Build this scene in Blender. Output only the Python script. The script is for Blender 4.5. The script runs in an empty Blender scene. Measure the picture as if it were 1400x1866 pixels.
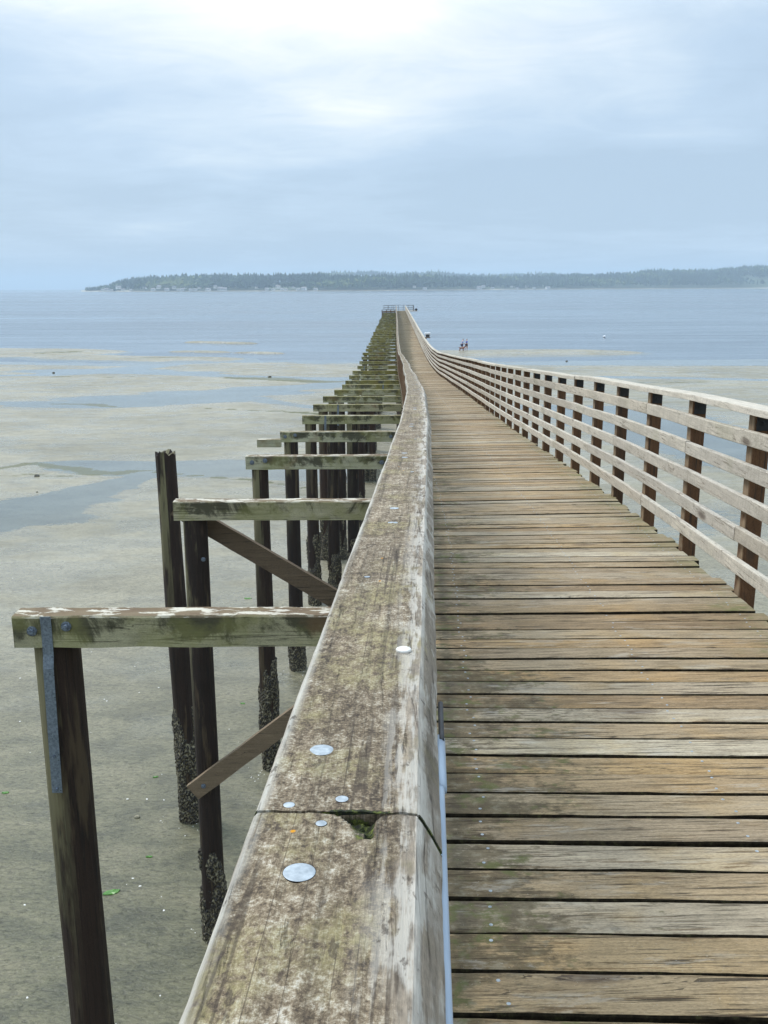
import bpy, math, random
from mathutils import Vector, Matrix, noise
random.seed(7)
S = bpy.context.scene
col = S.collection
R = math.radians
ZC = 9.5                                   # camera height above the sea
PITCH, ROLL, FPX = 13.67, 0.225, 1685.0

# ------------------------------------------------------------------ camera
cam = bpy.data.objects.new('camera', bpy.data.cameras.new('camera'))
col.objects.link(cam); S.camera = cam
cam.data.sensor_fit = 'VERTICAL'; cam.data.sensor_height = 36
cam.data.lens = 36 * FPX / 1866
cam.data.clip_start = 0.05; cam.data.clip_end = 60000
CM = Matrix.Rotation(R(90 - PITCH), 4, 'X') @ Matrix.Rotation(R(-ROLL), 4, 'Z')
cam.matrix_world = Matrix.Translation((0, 0, ZC)) @ CM
S.render.resolution_x, S.render.resolution_y = 768, 1024

# ------------------------------------------------------------------ node helper
class N:
    def __init__(s, tree):
        s.t = tree; s.n = tree.nodes; s.n.clear()
    def add(s, typ, ins=None, **kw):
        nd = s.n.new(typ)
        for k, v in kw.items(): setattr(nd, k, v)
        for k, v in (ins or {}).items():
            sock = nd.inputs[k]
            if isinstance(v, bpy.types.NodeSocket): s.t.links.new(v, sock)
            else: sock.default_value = v
        return nd
    def math(s, op, a, b=0.0, c=0.0, clamp=False):
        return s.add('ShaderNodeMath', {0: a, 1: b, 2: c}, operation=op, use_clamp=clamp).outputs[0]
    def mix(s, f, a, b, mode='MIX'):
        nd = s.add('ShaderNodeMix', data_type='RGBA', blend_type=mode)
        for i, v in ((0, f), (6, a), (7, b)):
            if isinstance(v, bpy.types.NodeSocket): s.t.links.new(v, nd.inputs[i])
            else: nd.inputs[i].default_value = (v if i == 0 else (tuple(v) + (1,))[:4])
        return nd.outputs[2]
    def ramp(s, f, stops):
        nd = s.add('ShaderNodeValToRGB', {0: f}); e = nd.color_ramp.elements
        while len(e) < len(stops): e.new(0.5)
        for i, (p, c) in enumerate(stops):
            e[i].position = p
            e[i].color = (c, c, c, 1) if isinstance(c, (int, float)) else tuple(c) + (1,)
        return nd.outputs[0]
    def step(s, f, a, b):
        return s.add('ShaderNodeMapRange', {0: f, 1: a, 2: b, 3: 0.0, 4: 1.0}, interpolation_type='SMOOTHSTEP').outputs[0]
    def noise(s, vec, scale, detail=4.0, rough=0.55, dist=0.0):
        return s.add('ShaderNodeTexNoise', {'Vector': vec, 'Scale': scale, 'Detail': detail, 'Roughness': rough, 'Distortion': dist}).outputs[0]
    def vscale(s, vec, sc):
        return s.add('ShaderNodeVectorMath', {0: vec, 1: sc}, operation='MULTIPLY').outputs[0]
    def vadd(s, a, b):
        return s.add('ShaderNodeVectorMath', {0: a, 1: b}, operation='ADD').outputs[0]
    def attr(s, name):
        return s.add('ShaderNodeAttribute', attribute_name=name).outputs['Fac']
    def obj(s):
        return s.add('ShaderNodeTexCoord').outputs['Object']
    def xyz(s, v):
        return s.add('ShaderNodeSeparateXYZ', {0: v}).outputs
    def comb(s, x, y, z):
        return s.add('ShaderNodeCombineXYZ', {0: x, 1: y, 2: z}).outputs[0]
    def bump(s, h, strength, dist, normal=None):
        ins = {'Height': h, 'Strength': strength, 'Distance': dist}
        if normal is not None: ins['Normal'] = normal
        return s.add('ShaderNodeBump', ins).outputs[0]

def newmat(name):
    m = bpy.data.materials.new(name); m.use_nodes = True
    return m, N(m.node_tree)
def finish(n, color, rough=0.8, normal=None, spec=0.5, metal=0.0):
    ins = {'Base Color': color, 'Roughness': rough, 'Specular IOR Level': spec, 'Metallic': metal}
    if not isinstance(color, bpy.types.NodeSocket): ins['Base Color'] = tuple(color) + (1,)
    if normal is not None: ins['Normal'] = normal
    b = n.add('ShaderNodeBsdfPrincipled', ins)
    o = n.add('ShaderNodeOutputMaterial', {'Surface': b.outputs[0]})
    return b

# ------------------------------------------------------------------ world
SUN_EL, SUN_AZ = 50, -55                    # azimuth measured from the pier's direction (+Y), minus = left
W = bpy.data.worlds.new('World'); S.world = W; W.use_nodes = True
n = N(W.node_tree)
sky = n.add('ShaderNodeTexSky', sky_type='NISHITA', sun_disc=False, sun_elevation=R(SUN_EL), sun_rotation=R(SUN_AZ),
            altitude=10.0, air_density=1.0, dust_density=2.0, ozone_density=2.0)
d = n.add('ShaderNodeTexCoord').outputs['Generated']
x, y, z = n.xyz(d)
zz = n.math('MAXIMUM', z, 0.0)
den = n.math('ADD', zz, 0.10)
plane = n.comb(n.math('DIVIDE', x, den), n.math('MULTIPLY', n.math('DIVIDE', y, den), 1.0), 0.0)
c1 = n.noise(n.vadd(plane, (3.1, 1.7, 0.0)), 0.55, 6, 0.52, 0.4)
c2 = n.noise(n.vadd(n.vscale(plane, (0.8, 1.1, 1.0)), (9.1, 4.2, 2.0)), 2.6, 9, 0.64, 0.8)
# bright veil where the sun stands behind the cloud deck, ahead and above
def glow(azd, eld, wa, we):
    az = n.math('ARCTAN2', x, y)
    a = n.math('DIVIDE', n.math('SUBTRACT', az, R(azd)), R(wa))
    e = n.math('DIVIDE', n.math('SUBTRACT', n.math('ARCSINE', z), R(eld)), R(we))
    r2 = n.math('ADD', n.math('MULTIPLY', a, a), n.math('MULTIPLY', e, e))
    return n.math('EXPONENT', n.math('MULTIPLY', r2, -1.0))
g1 = glow(-1.5, 14.5, 9.5, 4.2)
g2 = glow(-14, 17.0, 10, 3.5)
g3 = glow(17.5, 7.9, 5.0, 0.8)
g4 = glow(14.5, 15.5, 9, 3.0)
g5 = glow(-2.5, 9.8, 5.5, 1.6)
g6 = glow(-15, 3.6, 9, 1.5)
g7 = glow(21.5, 5.9, 4.0, 0.55)
b = n.math('ADD', n.math('MULTIPLY', c1, 0.95), n.math('MULTIPLY', c2, 0.30))
b = n.math('ADD', b, -0.60)
b = n.math('MULTIPLY', b, 1.6)
for g, k in ((g1, 0.46), (g2, 0.24), (g3, 0.20), (g4, 0.26), (g5, 0.12), (g6, 0.20), (g7, 0.18)):
    b = n.math('ADD', b, n.math('MULTIPLY', g, k))
b = n.math('ADD', b, n.math('MULTIPLY', n.step(z, 0.02, 0.30), 0.42))
b = n.math('ADD', b, n.math('MULTIPLY', n.step(z, 0.0, 0.06), -0.02))
cc = n.ramp(b, [(0.0, (3.15, 4.1, 5.15)), (0.28, (3.7, 4.7, 5.8)), (0.52, (4.75, 5.6, 6.4)), (0.78, (6.4, 6.8, 7.1)), (1.0, (8.0, 8.0, 7.9))])
cc = n.mix(1.0, cc, n.ramp(z, [(0.24, 1.0 / 2.4), (0.75, 1.0)]), 'MULTIPLY')
cc = n.mix(1.0, cc, (2.4, 2.4, 2.4), 'MULTIPLY')
nis = n.mix(1.0, sky.outputs[0], (1.0, 1.0, 1.0), 'MULTIPLY')
cm = n.mix(0.9, nis, cc)
bg = n.add('ShaderNodeBackground', {'Color': cm, 'Strength': 0.130})
n.add('ShaderNodeOutputWorld', {'Surface': bg.outputs[0]})
W.cycles.sampling_method = 'MANUAL'; W.cycles.sample_map_resolution = 1024

sun = bpy.data.objects.new('sun', bpy.data.lights.new('sun', 'SUN')); col.objects.link(sun)
sun.data.energy = 2.4; sun.data.angle = R(18); sun.data.color = (1.0, 0.965, 0.91)
sd = Vector((math.sin(R(SUN_AZ)) * math.cos(R(SUN_EL)), math.cos(R(SUN_AZ)) * math.cos(R(SUN_EL)), math.sin(R(SUN_EL))))
sun.rotation_euler = sd.to_track_quat('Z', 'Y').to_euler()
sun.location = (-20, 20, 60)
vs = S.view_settings
vs.view_transform = 'Standard'; vs.look = 'None'; vs.exposure = 0.26; vs.gamma = 1.0; vs.use_curve_mapping = False
S.cycles.max_bounces = 6; S.cycles.volume_bounces = 0

# ------------------------------------------------------------------ tagging and mesh building
def tag(o, label=None, cat=None, group=None, kind=None):
    if label: o['label'] = label
    if cat: o['category'] = cat
    if group: o['group'] = group
    if kind: o['kind'] = kind
    return o
def empty(name, loc=(0, 0, 0), rz=0.0):
    o = bpy.data.objects.new(name, None); col.objects.link(o)
    o.location = loc; o.rotation_euler = (0, 0, rz); o.empty_display_size = 0.3
    return o

class MB:
    def __init__(s): s.v = []; s.f = []; s.m = []; s.r = []; s.w = []; s.c = {}
    def vert(s, p, r=0.0, w=0.0):
        s.v.append(tuple(p)); s.r.append(r); s.w.append(w); return len(s.v) - 1
    def face(s, ids, m=0): s.f.append(tuple(ids)); s.m.append(m)
    def box(s, c, size, r=0.0, m=0, M=None, bev=0.0):
        hx, hy, hz = size[0] / 2, size[1] / 2, size[2] / 2
        c = Vector(c)
        if bev <= 0:
            pts = [Vector((a * hx, b_ * hy, e * hz)) for e in (-1, 1) for a, b_ in ((-1, -1), (1, -1), (1, 1), (-1, 1))]
            ids = [s.vert(c + (M @ p if M else p), r) for p in pts]
            for q in ((3, 2, 1, 0), (4, 5, 6, 7), (0, 1, 5, 4), (1, 2, 6, 5), (2, 3, 7, 6), (3, 0, 4, 7)): s.face([ids[i] for i in q], m)
        else:
            rings = []
            b_ = bev
            for zz_, ins in ((-hz, b_), (-hz + b_, 0), (hz - b_, 0), (hz, b_)):
                X, Y = hx - ins, hy - ins; k = b_ if ins == 0 else b_ * .5
                ring = []
                for (a, e) in ((-X + k, -Y), (X - k, -Y), (X, -Y + k), (X, Y - k), (X - k, Y), (-X + k, Y), (-X, Y - k), (-X, -Y + k)):
                    p = Vector((a, e, zz_)); ring.append(s.vert(c + (M @ p if M else p), r))
                rings.append(ring)
            for A, B in zip(rings, rings[1:]):
                for i in range(8): s.face((A[i], A[(i + 1) % 8], B[(i + 1) % 8], B[i]), m)
            s.face(rings[0][::-1], m); s.face(rings[-1], m)
    def sweep(s, rings, r=0.0, m=0, w=None, cap=True, cr=None):
        ids = []
        if cr:
            k0 = len(s.v)
            for row in cr:
                for q in row: s.c[k0] = q; k0 += 1
        for k, ring in enumerate(rings):
            ids.append([s.vert(p, r, (w[k][j] if w else 0.0)) for j, p in enumerate(ring)])
        L = len(ids[0])
        for A, B in zip(ids, ids[1:]):
            for i in range(L): s.face((A[i], A[(i + 1) % L], B[(i + 1) % L], B[i]), m)
        if cap: s.face(ids[0][::-1], m); s.face(ids[-1], m)
    def tube(s, p0, p1, r0, r1=None, seg=12, r=0.0, m=0, cap=True):
        p0, p1 = Vector(p0), Vector(p1); r1 = r0 if r1 is None else r1
        d_ = (p1 - p0).normalized(); a = d_.orthogonal().normalized(); b_ = d_.cross(a)
        rings = [[p + (a * math.cos(t) + b_ * math.sin(t)) * q for t in [2 * math.pi * i / seg for i in range(seg)]] for p, q in ((p0, r0), (p1, r1))]
        s.sweep(rings, r, m, cap=cap)
    def dome(s, c, rad, h, nrm=(0, 0, 1), seg=16, m=0, r=0.0):
        nrm = Vector(nrm).normalized(); a = nrm.orthogonal().normalized(); b_ = nrm.cross(a); c = Vector(c)
        rings = []
        for k, (q, hh) in enumerate(((1, -.3), (1, .25), (.92, .5), (.6, .85), (.25, 1.0))):
            rings.append([c + (a * math.cos(t) + b_ * math.sin(t)) * rad * q + nrm * h * hh for t in [2 * math.pi * i / seg for i in range(seg)]])
        s.sweep(rings, r, m)
    def build(s, name, mats, parent=None, smooth=False):
        me = bpy.data.meshes.new(name); me.from_pydata(s.v, [], s.f)
        if not isinstance(mats, (list, tuple)): mats = [mats]
        for m in mats: me.materials.append(m)
        me.polygons.foreach_set('material_index', s.m)
        a = me.attributes.new('rnd', 'FLOAT', 'POINT'); a.data.foreach_set('value', s.r)
        if any(s.w):
            a = me.attributes.new('moss', 'FLOAT', 'POINT'); a.data.foreach_set('value', s.w)
        if s.c:
            a = me.attributes.new('cross', 'FLOAT', 'POINT'); a.data.foreach_set('value', [s.c.get(i, 0.0) for i in range(len(s.v))])
        if smooth: me.polygons.foreach_set('use_smooth', [True] * len(s.f))
        me.update()
        o = bpy.data.objects.new(name, me); col.objects.link(o)
        if parent: o.parent = parent; o.matrix_parent_inverse = Matrix()
        return o

def world_part(mb, name, mats, parent, root=None, smooth=False):
    """geometry given in world space, object kept at the world origin although its thing's Empty stands elsewhere"""
    o = mb.build(name, mats, None, smooth)
    o.parent = parent
    o.matrix_parent_inverse = (root or parent).matrix_basis.inverted() if (root or parent) else Matrix()
    return o

def interp(tab, x_):
    if x_ <= tab[0][0]:
        (a, fa), (b_, fb) = tab[0], tab[1]
    elif x_ >= tab[-1][0]:
        (a, fa), (b_, fb) = tab[-2], tab[-1]
    else:
        for i in range(len(tab) - 1):
            if tab[i][0] <= x_ <= tab[i + 1][0]: break
        # Catmull-Rom on uneven knots
        x0, y0 = tab[max(i - 1, 0)]; x1, y1 = tab[i]; x2, y2 = tab[i + 1]; x3, y3 = tab[min(i + 2, len(tab) - 1)]
        m1 = (y2 - y0) / (x2 - x0); m2 = (y3 - y1) / (x3 - x1); h = x2 - x1; t = (x_ - x1) / h
        return (2*t**3-3*t**2+1)*y1 + (t**3-2*t**2+t)*h*m1 + (-2*t**3+3*t**2)*y2 + (t**3-t**2)*h*m2
    return fa + (fb - fa) * (x_ - a) / (b_ - a)

# pier line: H = drop from the camera to the deck, CX = line of the left cap rail
HT = [(-10, .85), (0, 1.42), (5, 1.705), (7, 1.82), (10.6, 2.05), (12.85, 2.2), (15.8, 2.4), (19.3, 2.62), (26, 3.02), (30.7, 3.3), (35, 3.55),
      (39.5, 3.80), (43.5, 4.03), (48, 4.2), (52, 4.33), (57, 4.42), (61, 4.46), (99, 4.55), (190, 4.65)]
CT = [(-10, -.5), (.43, -.040), (1.137, -.006), (2.25, .045), (4.1, .135), (5.3, .187), (6.3, .23), (7.8, .275), (10.2, .32), (15.8, .42),
      (28.8, .63), (48, .82), (70, 1.06), (95, 1.40), (190, 2.60)]
def deck(D): return ZC - interp(HT, D)
def cx(D): return interp(CT, D)
RAILH, WID, END = 1.05, 1.80, 188.0
BENT0, BSP = 5.41, 4.27
def frame(D):
    """tangent, side, up at D"""
    e = .2
    t = Vector((cx(D + e) - cx(D - e), 2 * e, deck(D + e) - deck(D - e))).normalized()
    side = Vector((t.y, -t.x, 0)).normalized()
    return t, side, side.cross(t).normalized()
TILT = .016                                 # the deck rises a little to the right
def at(D, off, h):
    t, sd_, up = frame(D)
    return Vector((cx(D), D, deck(D))) + sd_ * off + Vector((0, 0, h + off * TILT))

# beach level and the point of the beach seen along a pixel of the photo
def g0(y_): return ZC - 7.6 - .0152 * y_
def ray(px, py):
    v = CM.to_3x3() @ Vector((px - 700, -(py - 933), -FPX)); return v
def shore(px, py):
    v = ray(px, py); k = v.y
    r_ = -v.z / k
    D = 7.6 / (r_ - .0152)
    return (v.x / k * D, D)
def sea_pt(px, py):
    v = ray(px, py); D = ZC / (-v.z / v.y); return (v.x / v.y * D, D)

# ------------------------------------------------------------------ materials
def wood(name, axis, cols, fib=70., stain=None, rough=.85, bump=.35, blot=2.5, knots=True, contrast=1.0, st=.05, edge=None, crack=1.0, dark=(.03, .025, .02)):
    """weathered timber; axis = direction of the grain; cols = colours a board can have (by its own number)"""
    m, n = newmat(name)
    p = n.obj(); rnd = n.attr('rnd')
    off = n.comb(n.math('MULTIPLY', rnd, 37.0), n.math('MULTIPLY', rnd, 91.0), n.math('MULTIPLY', rnd, 57.0))
    L = [(st, 1, 1), (1, st, 1), (1, 1, st)][axis]
    q = n.vadd(p, off)
    # knots: sparse cells that bend the grain round them
    vsq = [(1.6, 6, 6), (6, 1.6, 6), (6, 6, 1.6)][axis]
    vor = n.add('ShaderNodeTexVoronoi', {'Vector': n.vscale(q, vsq), 'Scale': 1.0}, feature='F1')
    dist = vor.outputs['Distance']; rc = n.xyz(vor.outputs['Color'])[0]
    gate = n.step(rc, .68, .72) if knots else 0.0
    kn = n.math('MULTIPLY', n.math('SUBTRACT', 1.0, n.step(dist, .06, .20)), gate)
    bend = n.math('MULTIPLY', n.math('MULTIPLY', n.math('SUBTRACT', 1.0, n.step(dist, .0, .5)), gate), .05)
    qb = n.vadd(q, n.comb(bend, bend, bend))
    f1 = n.noise(n.vscale(qb, L), fib, 7, .72, .25)
    f2 = n.noise(n.vscale(qb, tuple(a * .45 if a < 1 else 1 for a in L)), fib * 1.6, 4, .6)
    bl = n.noise(q, blot, 5, .6, .5)
    bl2 = n.noise(n.vscale(q, tuple(.35 if a < 1 else 1 for a in L)), blot * 4, 4, .6)
    k = len(cols)
    base = n.ramp(n.math('FRACT', n.math('MULTIPLY', rnd, 7.31)), [(i / max(k - 1, 1), c) for i, c in enumerate(cols)])
    shade = n.ramp(f1, [(.25, 1 - .62 * contrast), (.47, 1 - .12 * contrast), (.60, 1.0 + .05 * contrast), (.8, 1.0 + .32 * contrast)])
    c = n.mix(1.0, base, shade, 'MULTIPLY')
    c = n.mix(n.math('MULTIPLY', n.step(bl2, .42, .7), .45), c, n.mix(1.0, c, (1.28, 1.28, 1.26), 'MULTIPLY'))
    c = n.mix(n.math('MULTIPLY', n.step(bl, .5, .72), .35), c, n.mix(1.0, c, (.55, .55, .5), 'MULTIPLY'))
    ck = n.math('MULTIPLY', n.math('SUBTRACT', 1.0, n.step(n.math('ADD', f2, n.math('MULTIPLY', f1, .6)), .56, .66)), crack)
    grit = n.noise(n.vscale(q, tuple(.35 if a < 1 else 1 for a in L)), 230.0, 3, .7)
    c = n.mix(.7, c, n.mix(1.0, c, n.ramp(grit, [(.33, .62), (.5, 1.0), (.66, 1.25)]), 'MULTIPLY'))
    c = n.mix(n.math('MULTIPLY', ck, .9), c, dark)
    hc = n.math('ABSOLUTE', n.math('SUBTRACT', n.noise(n.vscale(qb, tuple(st * .4 if a < 1 else 1 for a in L)), fib * .36, 3, .55), .5))
    hc = n.math('MULTIPLY', n.math('SUBTRACT', 1.0, n.step(hc, .005, .016)), n.step(bl2, .40, .55))
    c = n.mix(n.math('MULTIPLY', hc, .8 * min(1, crack)), c, dark)
    c = n.mix(n.math('MULTIPLY', kn, .75), c, (.07, .045, .03))
    if stain: c = stain(n, p, q, c, rnd)
    hgt = n.math('ADD', n.math('MULTIPLY', f1, 1.0), n.math('MULTIPLY', n.math('ADD', n.math('MULTIPLY', ck, -.8), n.math('MULTIPLY', kn, -.4)), 1.0))
    nm = n.bump(hgt, bump, .006)
    finish(n, c, rough, nm, .3)
    return m

def off_line(n, p):
    """sideways distance from the cap rail line, good for the near half of the pier"""
    X, Y, Z = n.xyz(p)
    return n.math('SUBTRACT', X, n.math('ADD', n.math('MULTIPLY', Y, .026), .03))
def deck_stain(n, p, q, c, rnd):
    X, Y, Z = n.xyz(p)
    o = off_line(n, p)
    wob = n.noise(n.vscale(p, (1, 2.2, 0)), 2.2, 5, .65)
    wb = n.math('MULTIPLY', n.math('SUBTRACT', wob, .5), 1.3)
    yb = n.noise(q, 3.0, 3, .6)
    c = n.mix(n.math('MULTIPLY', n.step(yb, .5, .66), .40), c, n.mix(1.0, c, (1.12, .98, .70), 'MULTIPLY'))
    fb = n.math('MULTIPLY', n.math('SUBTRACT', n.noise(n.vscale(q, (.5, 1, 1)), 38.0, 4, .75), .5), 1.1)
    wb = n.math('ADD', n.math('ADD', wb, fb), n.math('MULTIPLY', n.math('SUBTRACT', n.math('FRACT', n.math('MULTIPLY', rnd, 53.7)), .5), .30))
    le = n.math('SUBTRACT', 1.0, n.step(n.math('ADD', o, wb), .18, .42))
    c = n.mix(n.math('MULTIPLY', le, .78), c, n.ramp(n.noise(q, 17.0, 4, .7), [(.35, (.045, .032, .018)), (.55, (.105, .08, .042)), (.68, (.20, .175, .12))]))
    # browner and greyer stretches along each board, with hard ragged edges
    b1 = n.noise(n.vscale(q, (.45, 1, 1)), 6.0, 8, .74, .4)
    c = n.mix(n.math('MULTIPLY', n.step(b1, .55, .62), .30), c, n.mix(1.0, c, (.50, .44, .36), 'MULTIPLY'))
    b2 = n.noise(n.vscale(n.vadd(q, (5, 1, 3)), (.25, 1, 1)), 9.0, 8, .76, .3)
    c = n.mix(n.math('MULTIPLY', n.step(b2, .57, .64), .35), c, (.43, .395, .33))
    b3 = n.noise(n.vscale(n.vadd(q, (2, 8, 3)), (.06, 1, 1)), 60.0, 6, .7, .2)
    c = n.mix(n.math('MULTIPLY', n.step(b3, .57, .62), .75), c, n.mix(1.0, c, (.36, .30, .24), 'MULTIPLY'))
    re = n.step(n.math('ADD', o, n.math('MULTIPLY', wb, .7)), 1.5, 1.95)
    c = n.mix(n.math('MULTIPLY', re, .55), c, (.15, .135, .062))
    mo = n.noise(p, 14.0, 4, .6)
    gm = n.math('MULTIPLY', n.math('MAXIMUM', le, re), n.step(mo, .52, .66))
    c = n.mix(n.math('MULTIPLY', gm, .6), c, (.10, .115, .03))
    sp = n.noise(p, 220.0, 2, .5)
    c = n.mix(n.math('MULTIPLY', n.step(sp, .68, .74), .35), c, (.5, .47, .4))
    # paler worn patches
    wn = n.noise(n.vscale(q, (.6, 2, 1)), 5.0, 4, .7)
    c = n.mix(n.math('MULTIPLY', n.step(wn, .56, .72), .35), c, (.42, .385, .31))
    return c
M_deck = wood('deck wood', 0, [(.18, .120, .066), (.32, .232, .130), (.28, .212, .135), (.36, .30, .21), (.22, .152, .085), (.33, .228, .12), (.30, .24, .16), (.34, .238, .125), (.26, .19, .115), (.40, .34, .245)],
              fib=75, stain=deck_stain, bump=.8, contrast=1.0, dark=(.03, .021, .013))

m, n = newmat('painted gap shade and bolt rims'); M_gapshade_rim = m
c = n.ramp(n.noise(n.obj(), 40.0, 5, .7), [(.35, (.006, .005, .003)), (.55, (.022, .017, .010)), (.7, (.045, .045, .018))]); finish(n, c, .9, None, .1)  # gap shade painted as near-black board sides; reused for bolt rims
def rail_stain(n, p, q, c, rnd):
    a = n.noise(p, 6.0, 5, .6)
    c = n.mix(n.math('MULTIPLY', n.step(a, .55, .75), .4), c, (.30, .27, .21))
    X, Y, Z = n.xyz(p)
    saw = n.noise(n.vscale(p, (0, 1, .12)), 45.0, 4, .7)
    c = n.mix(.5, c, n.mix(1.0, c, n.ramp(saw, [(.34, .72), (.52, 1.0), (.68, 1.18)]), 'MULTIPLY'))
    g = n.noise(p, 2.0, 3, .5)
    return n.mix(n.math('MULTIPLY', n.step(g, .56, .72), .3), c, (.27, .26, .17))
M_rail = wood('rail wood', 1, [(.44, .39, .315), (.50, .455, .38), (.38, .335, .27), (.47, .415, .335), (.42, .38, .32)], fib=60, stain=rail_stain, contrast=.55, bump=.5, dark=(.11, .085, .06), crack=.8)
def post_stain(n, p, q, c, rnd):
    geo = n.add('ShaderNodeNewGeometry'); nx, ny, nz = n.xyz(geo.outputs['Normal'])
    a = n.noise(q, 12.0, 4, .6)
    f = n.math('MULTIPLY', n.math('SUBTRACT', 1.0, n.step(nx, -.9, -.6)), n.step(a, .30, .5))
    return n.mix(n.math('MULTIPLY', f, .75), c, n.mix(1.0, (.27, .20, .125), n.ramp(n.noise(n.vscale(q, (1, 1, .06)), 60.0, 4, .6), [(.3, .6), (.7, 1.2)]), 'MULTIPLY'))
M_post = wood('post wood', 2, [(.115, .056, .026), (.155, .076, .034), (.09, .047, .024)], fib=60, contrast=.9, rough=.8, stain=post_stain)

def cap_stain(n, p, q, c, rnd):
    X, Y, Z = n.xyz(p)
    o = n.attr('cross'); p0 = p; p = n.comb(o, Y, n.math('MULTIPLY', rnd, 3.0))
    # crust of grey and olive lichen, thick in the middle
    mid = n.math('SUBTRACT', 1.0, n.step(n.math('ABSOLUTE', n.math('ADD', o, .014)), .036, .074))
    w1 = n.noise(p, 9.0, 6, .65, .6)
    wf = n.noise(n.vscale(p, (1, .7, 1)), 85.0, 6, .75, .4)
    fine = n.noise(p, 330.0, 4, .75)
    cr = n.step(n.math('ADD', n.math('MULTIPLY', mid, .40), n.math('MULTIPLY', w1, .85)), .50, .74)
    crust = n.ramp(n.math('ADD', n.math('ADD', n.math('MULTIPLY', wf, .40), n.math('MULTIPLY', fine, .42)), n.math('MULTIPLY', n.noise(n.vadd(p, (9, 2, 2)), 14.0, 3, .6), .18)), [(.41, (.028, .018, .011)), (.46, (.095, .066, .038)), (.51, (.19, .142, .088)), (.555, (.33, .275, .195)), (.62, (.58, .53, .44))])
    c = n.mix(n.math('MULTIPLY', cr, .88), c, crust)
    ol = n.noise(n.vadd(p, (3, 5, 1)), 6.5, 4, .6)
    c = n.mix(n.math('MULTIPLY', n.math('MULTIPLY', n.step(ol, .5, .66), n.step(wf, .38, .6)), .6), c, (.24, .205, .085))
    # bleached streaks along the walkway side
    vv = n.vscale(p, (1, .07, 1))
    s1 = n.noise(vv, 90.0, 5, .65)
    pt = n.noise(n.vscale(p, (1, .55, 1)), 22.0, 5, .65)
    lam = n.noise(n.vscale(p, (1, .022, 1)), 75.0, 5, .7, .15)
    c = n.mix(.75, c, n.mix(1.0, c, n.ramp(lam, [(.34, .40), (.46, .86), (.54, 1.0), (.66, 1.25)]), 'MULTIPLY'))
    hl = n.math('ABSOLUTE', n.math('SUBTRACT', n.noise(n.vscale(p, (1, .010, 1)), 30.0, 2, .5), .5))
    hl = n.math('MULTIPLY', n.math('SUBTRACT', 1.0, n.step(hl, .004, .011)), n.step(n.noise(n.vscale(p, (1, .3, 1)), 13.0, 2, .5), .52, .58))
    c = n.mix(n.math('MULTIPLY', hl, .6), c, (.045, .032, .022))
    rim = n.math('SUBTRACT', 1.0, n.step(n.math('ABSOLUTE', n.math('SUBTRACT', n.math('ADD', n.math('ABSOLUTE', n.math('ADD', o, .006)), n.math('MULTIPLY', n.math('SUBTRACT', lam, .5), .006)), .065)), .0008, .0035))
    c = n.mix(n.math('MULTIPLY', rim, .4), c, (.56, .53, .47))
    ed = n.step(o, .010, .056)
    st = n.math('MULTIPLY', n.step(n.math('ADD', n.math('MULTIPLY', s1, .60), n.math('MULTIPLY', pt, .5)), .52, .60), ed)
    c = n.mix(n.math('MULTIPLY', st, .72), c, (.47, .435, .375))
    lf = n.math('SUBTRACT', 1.0, n.step(o, -.073, -.060))
    c = n.mix(n.math('MULTIPLY', n.math('MULTIPLY', lf, n.step(s1, .4, .6)), .7), c, (.46, .44, .38))
    # dark pits
    pit = n.noise(n.vscale(p, (1, .45, 1)), 75.0, 4, .7)
    c = n.mix(n.math('MULTIPLY', n.step(pit, .60, .68), .7), c, (.05, .036, .025))
    # small orange lichen spots
    vo = n.add('ShaderNodeTexVoronoi', {'Vector': p, 'Scale': 20.0}, feature='F1')
    og = n.math('MULTIPLY', n.math('SUBTRACT', 1.0, n.step(vo.outputs['Distance'], .035, .06)), n.step(n.xyz(vo.outputs['Color'])[1], .62, .64))
    c = n.mix(og, c, (.55, .24, .012))
    sdk = n.math('MULTIPLY', n.step(o, .0625, .066), n.step(n.noise(n.vscale(p, (1, .3, 1)), 40.0, 4, .7), .4, .6))
    c = n.mix(n.math('MULTIPLY', sdk, .7), c, (.20, .165, .125))
    ms = n.attr('moss')
    mg = n.noise(p0, 170.0, 4, .7)
    c = n.mix(n.step(n.math('ADD', ms, n.math('MULTIPLY', n.math('SUBTRACT', mg, .5), .8)), .35, .6), c, n.ramp(mg, [(.38, (.006, .007, .003)), (.52, (.022, .028, .006)), (.66, (.12, .135, .025))]))
    return c
M_cap = wood('cap rail wood', 1, [(.25, .205, .155), (.21, .17, .125), (.28, .235, .185)], fib=95, stain=cap_stain, contrast=.75, bump=.8, blot=5, knots=False, dark=(.06, .042, .028), crack=.9)
M_capr = wood('right cap wood', 1, [(.42, .375, .30), (.47, .42, .345), (.38, .34, .265)], fib=60, stain=rail_stain, contrast=.5, dark=(.13, .105, .08), crack=.6)

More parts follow.
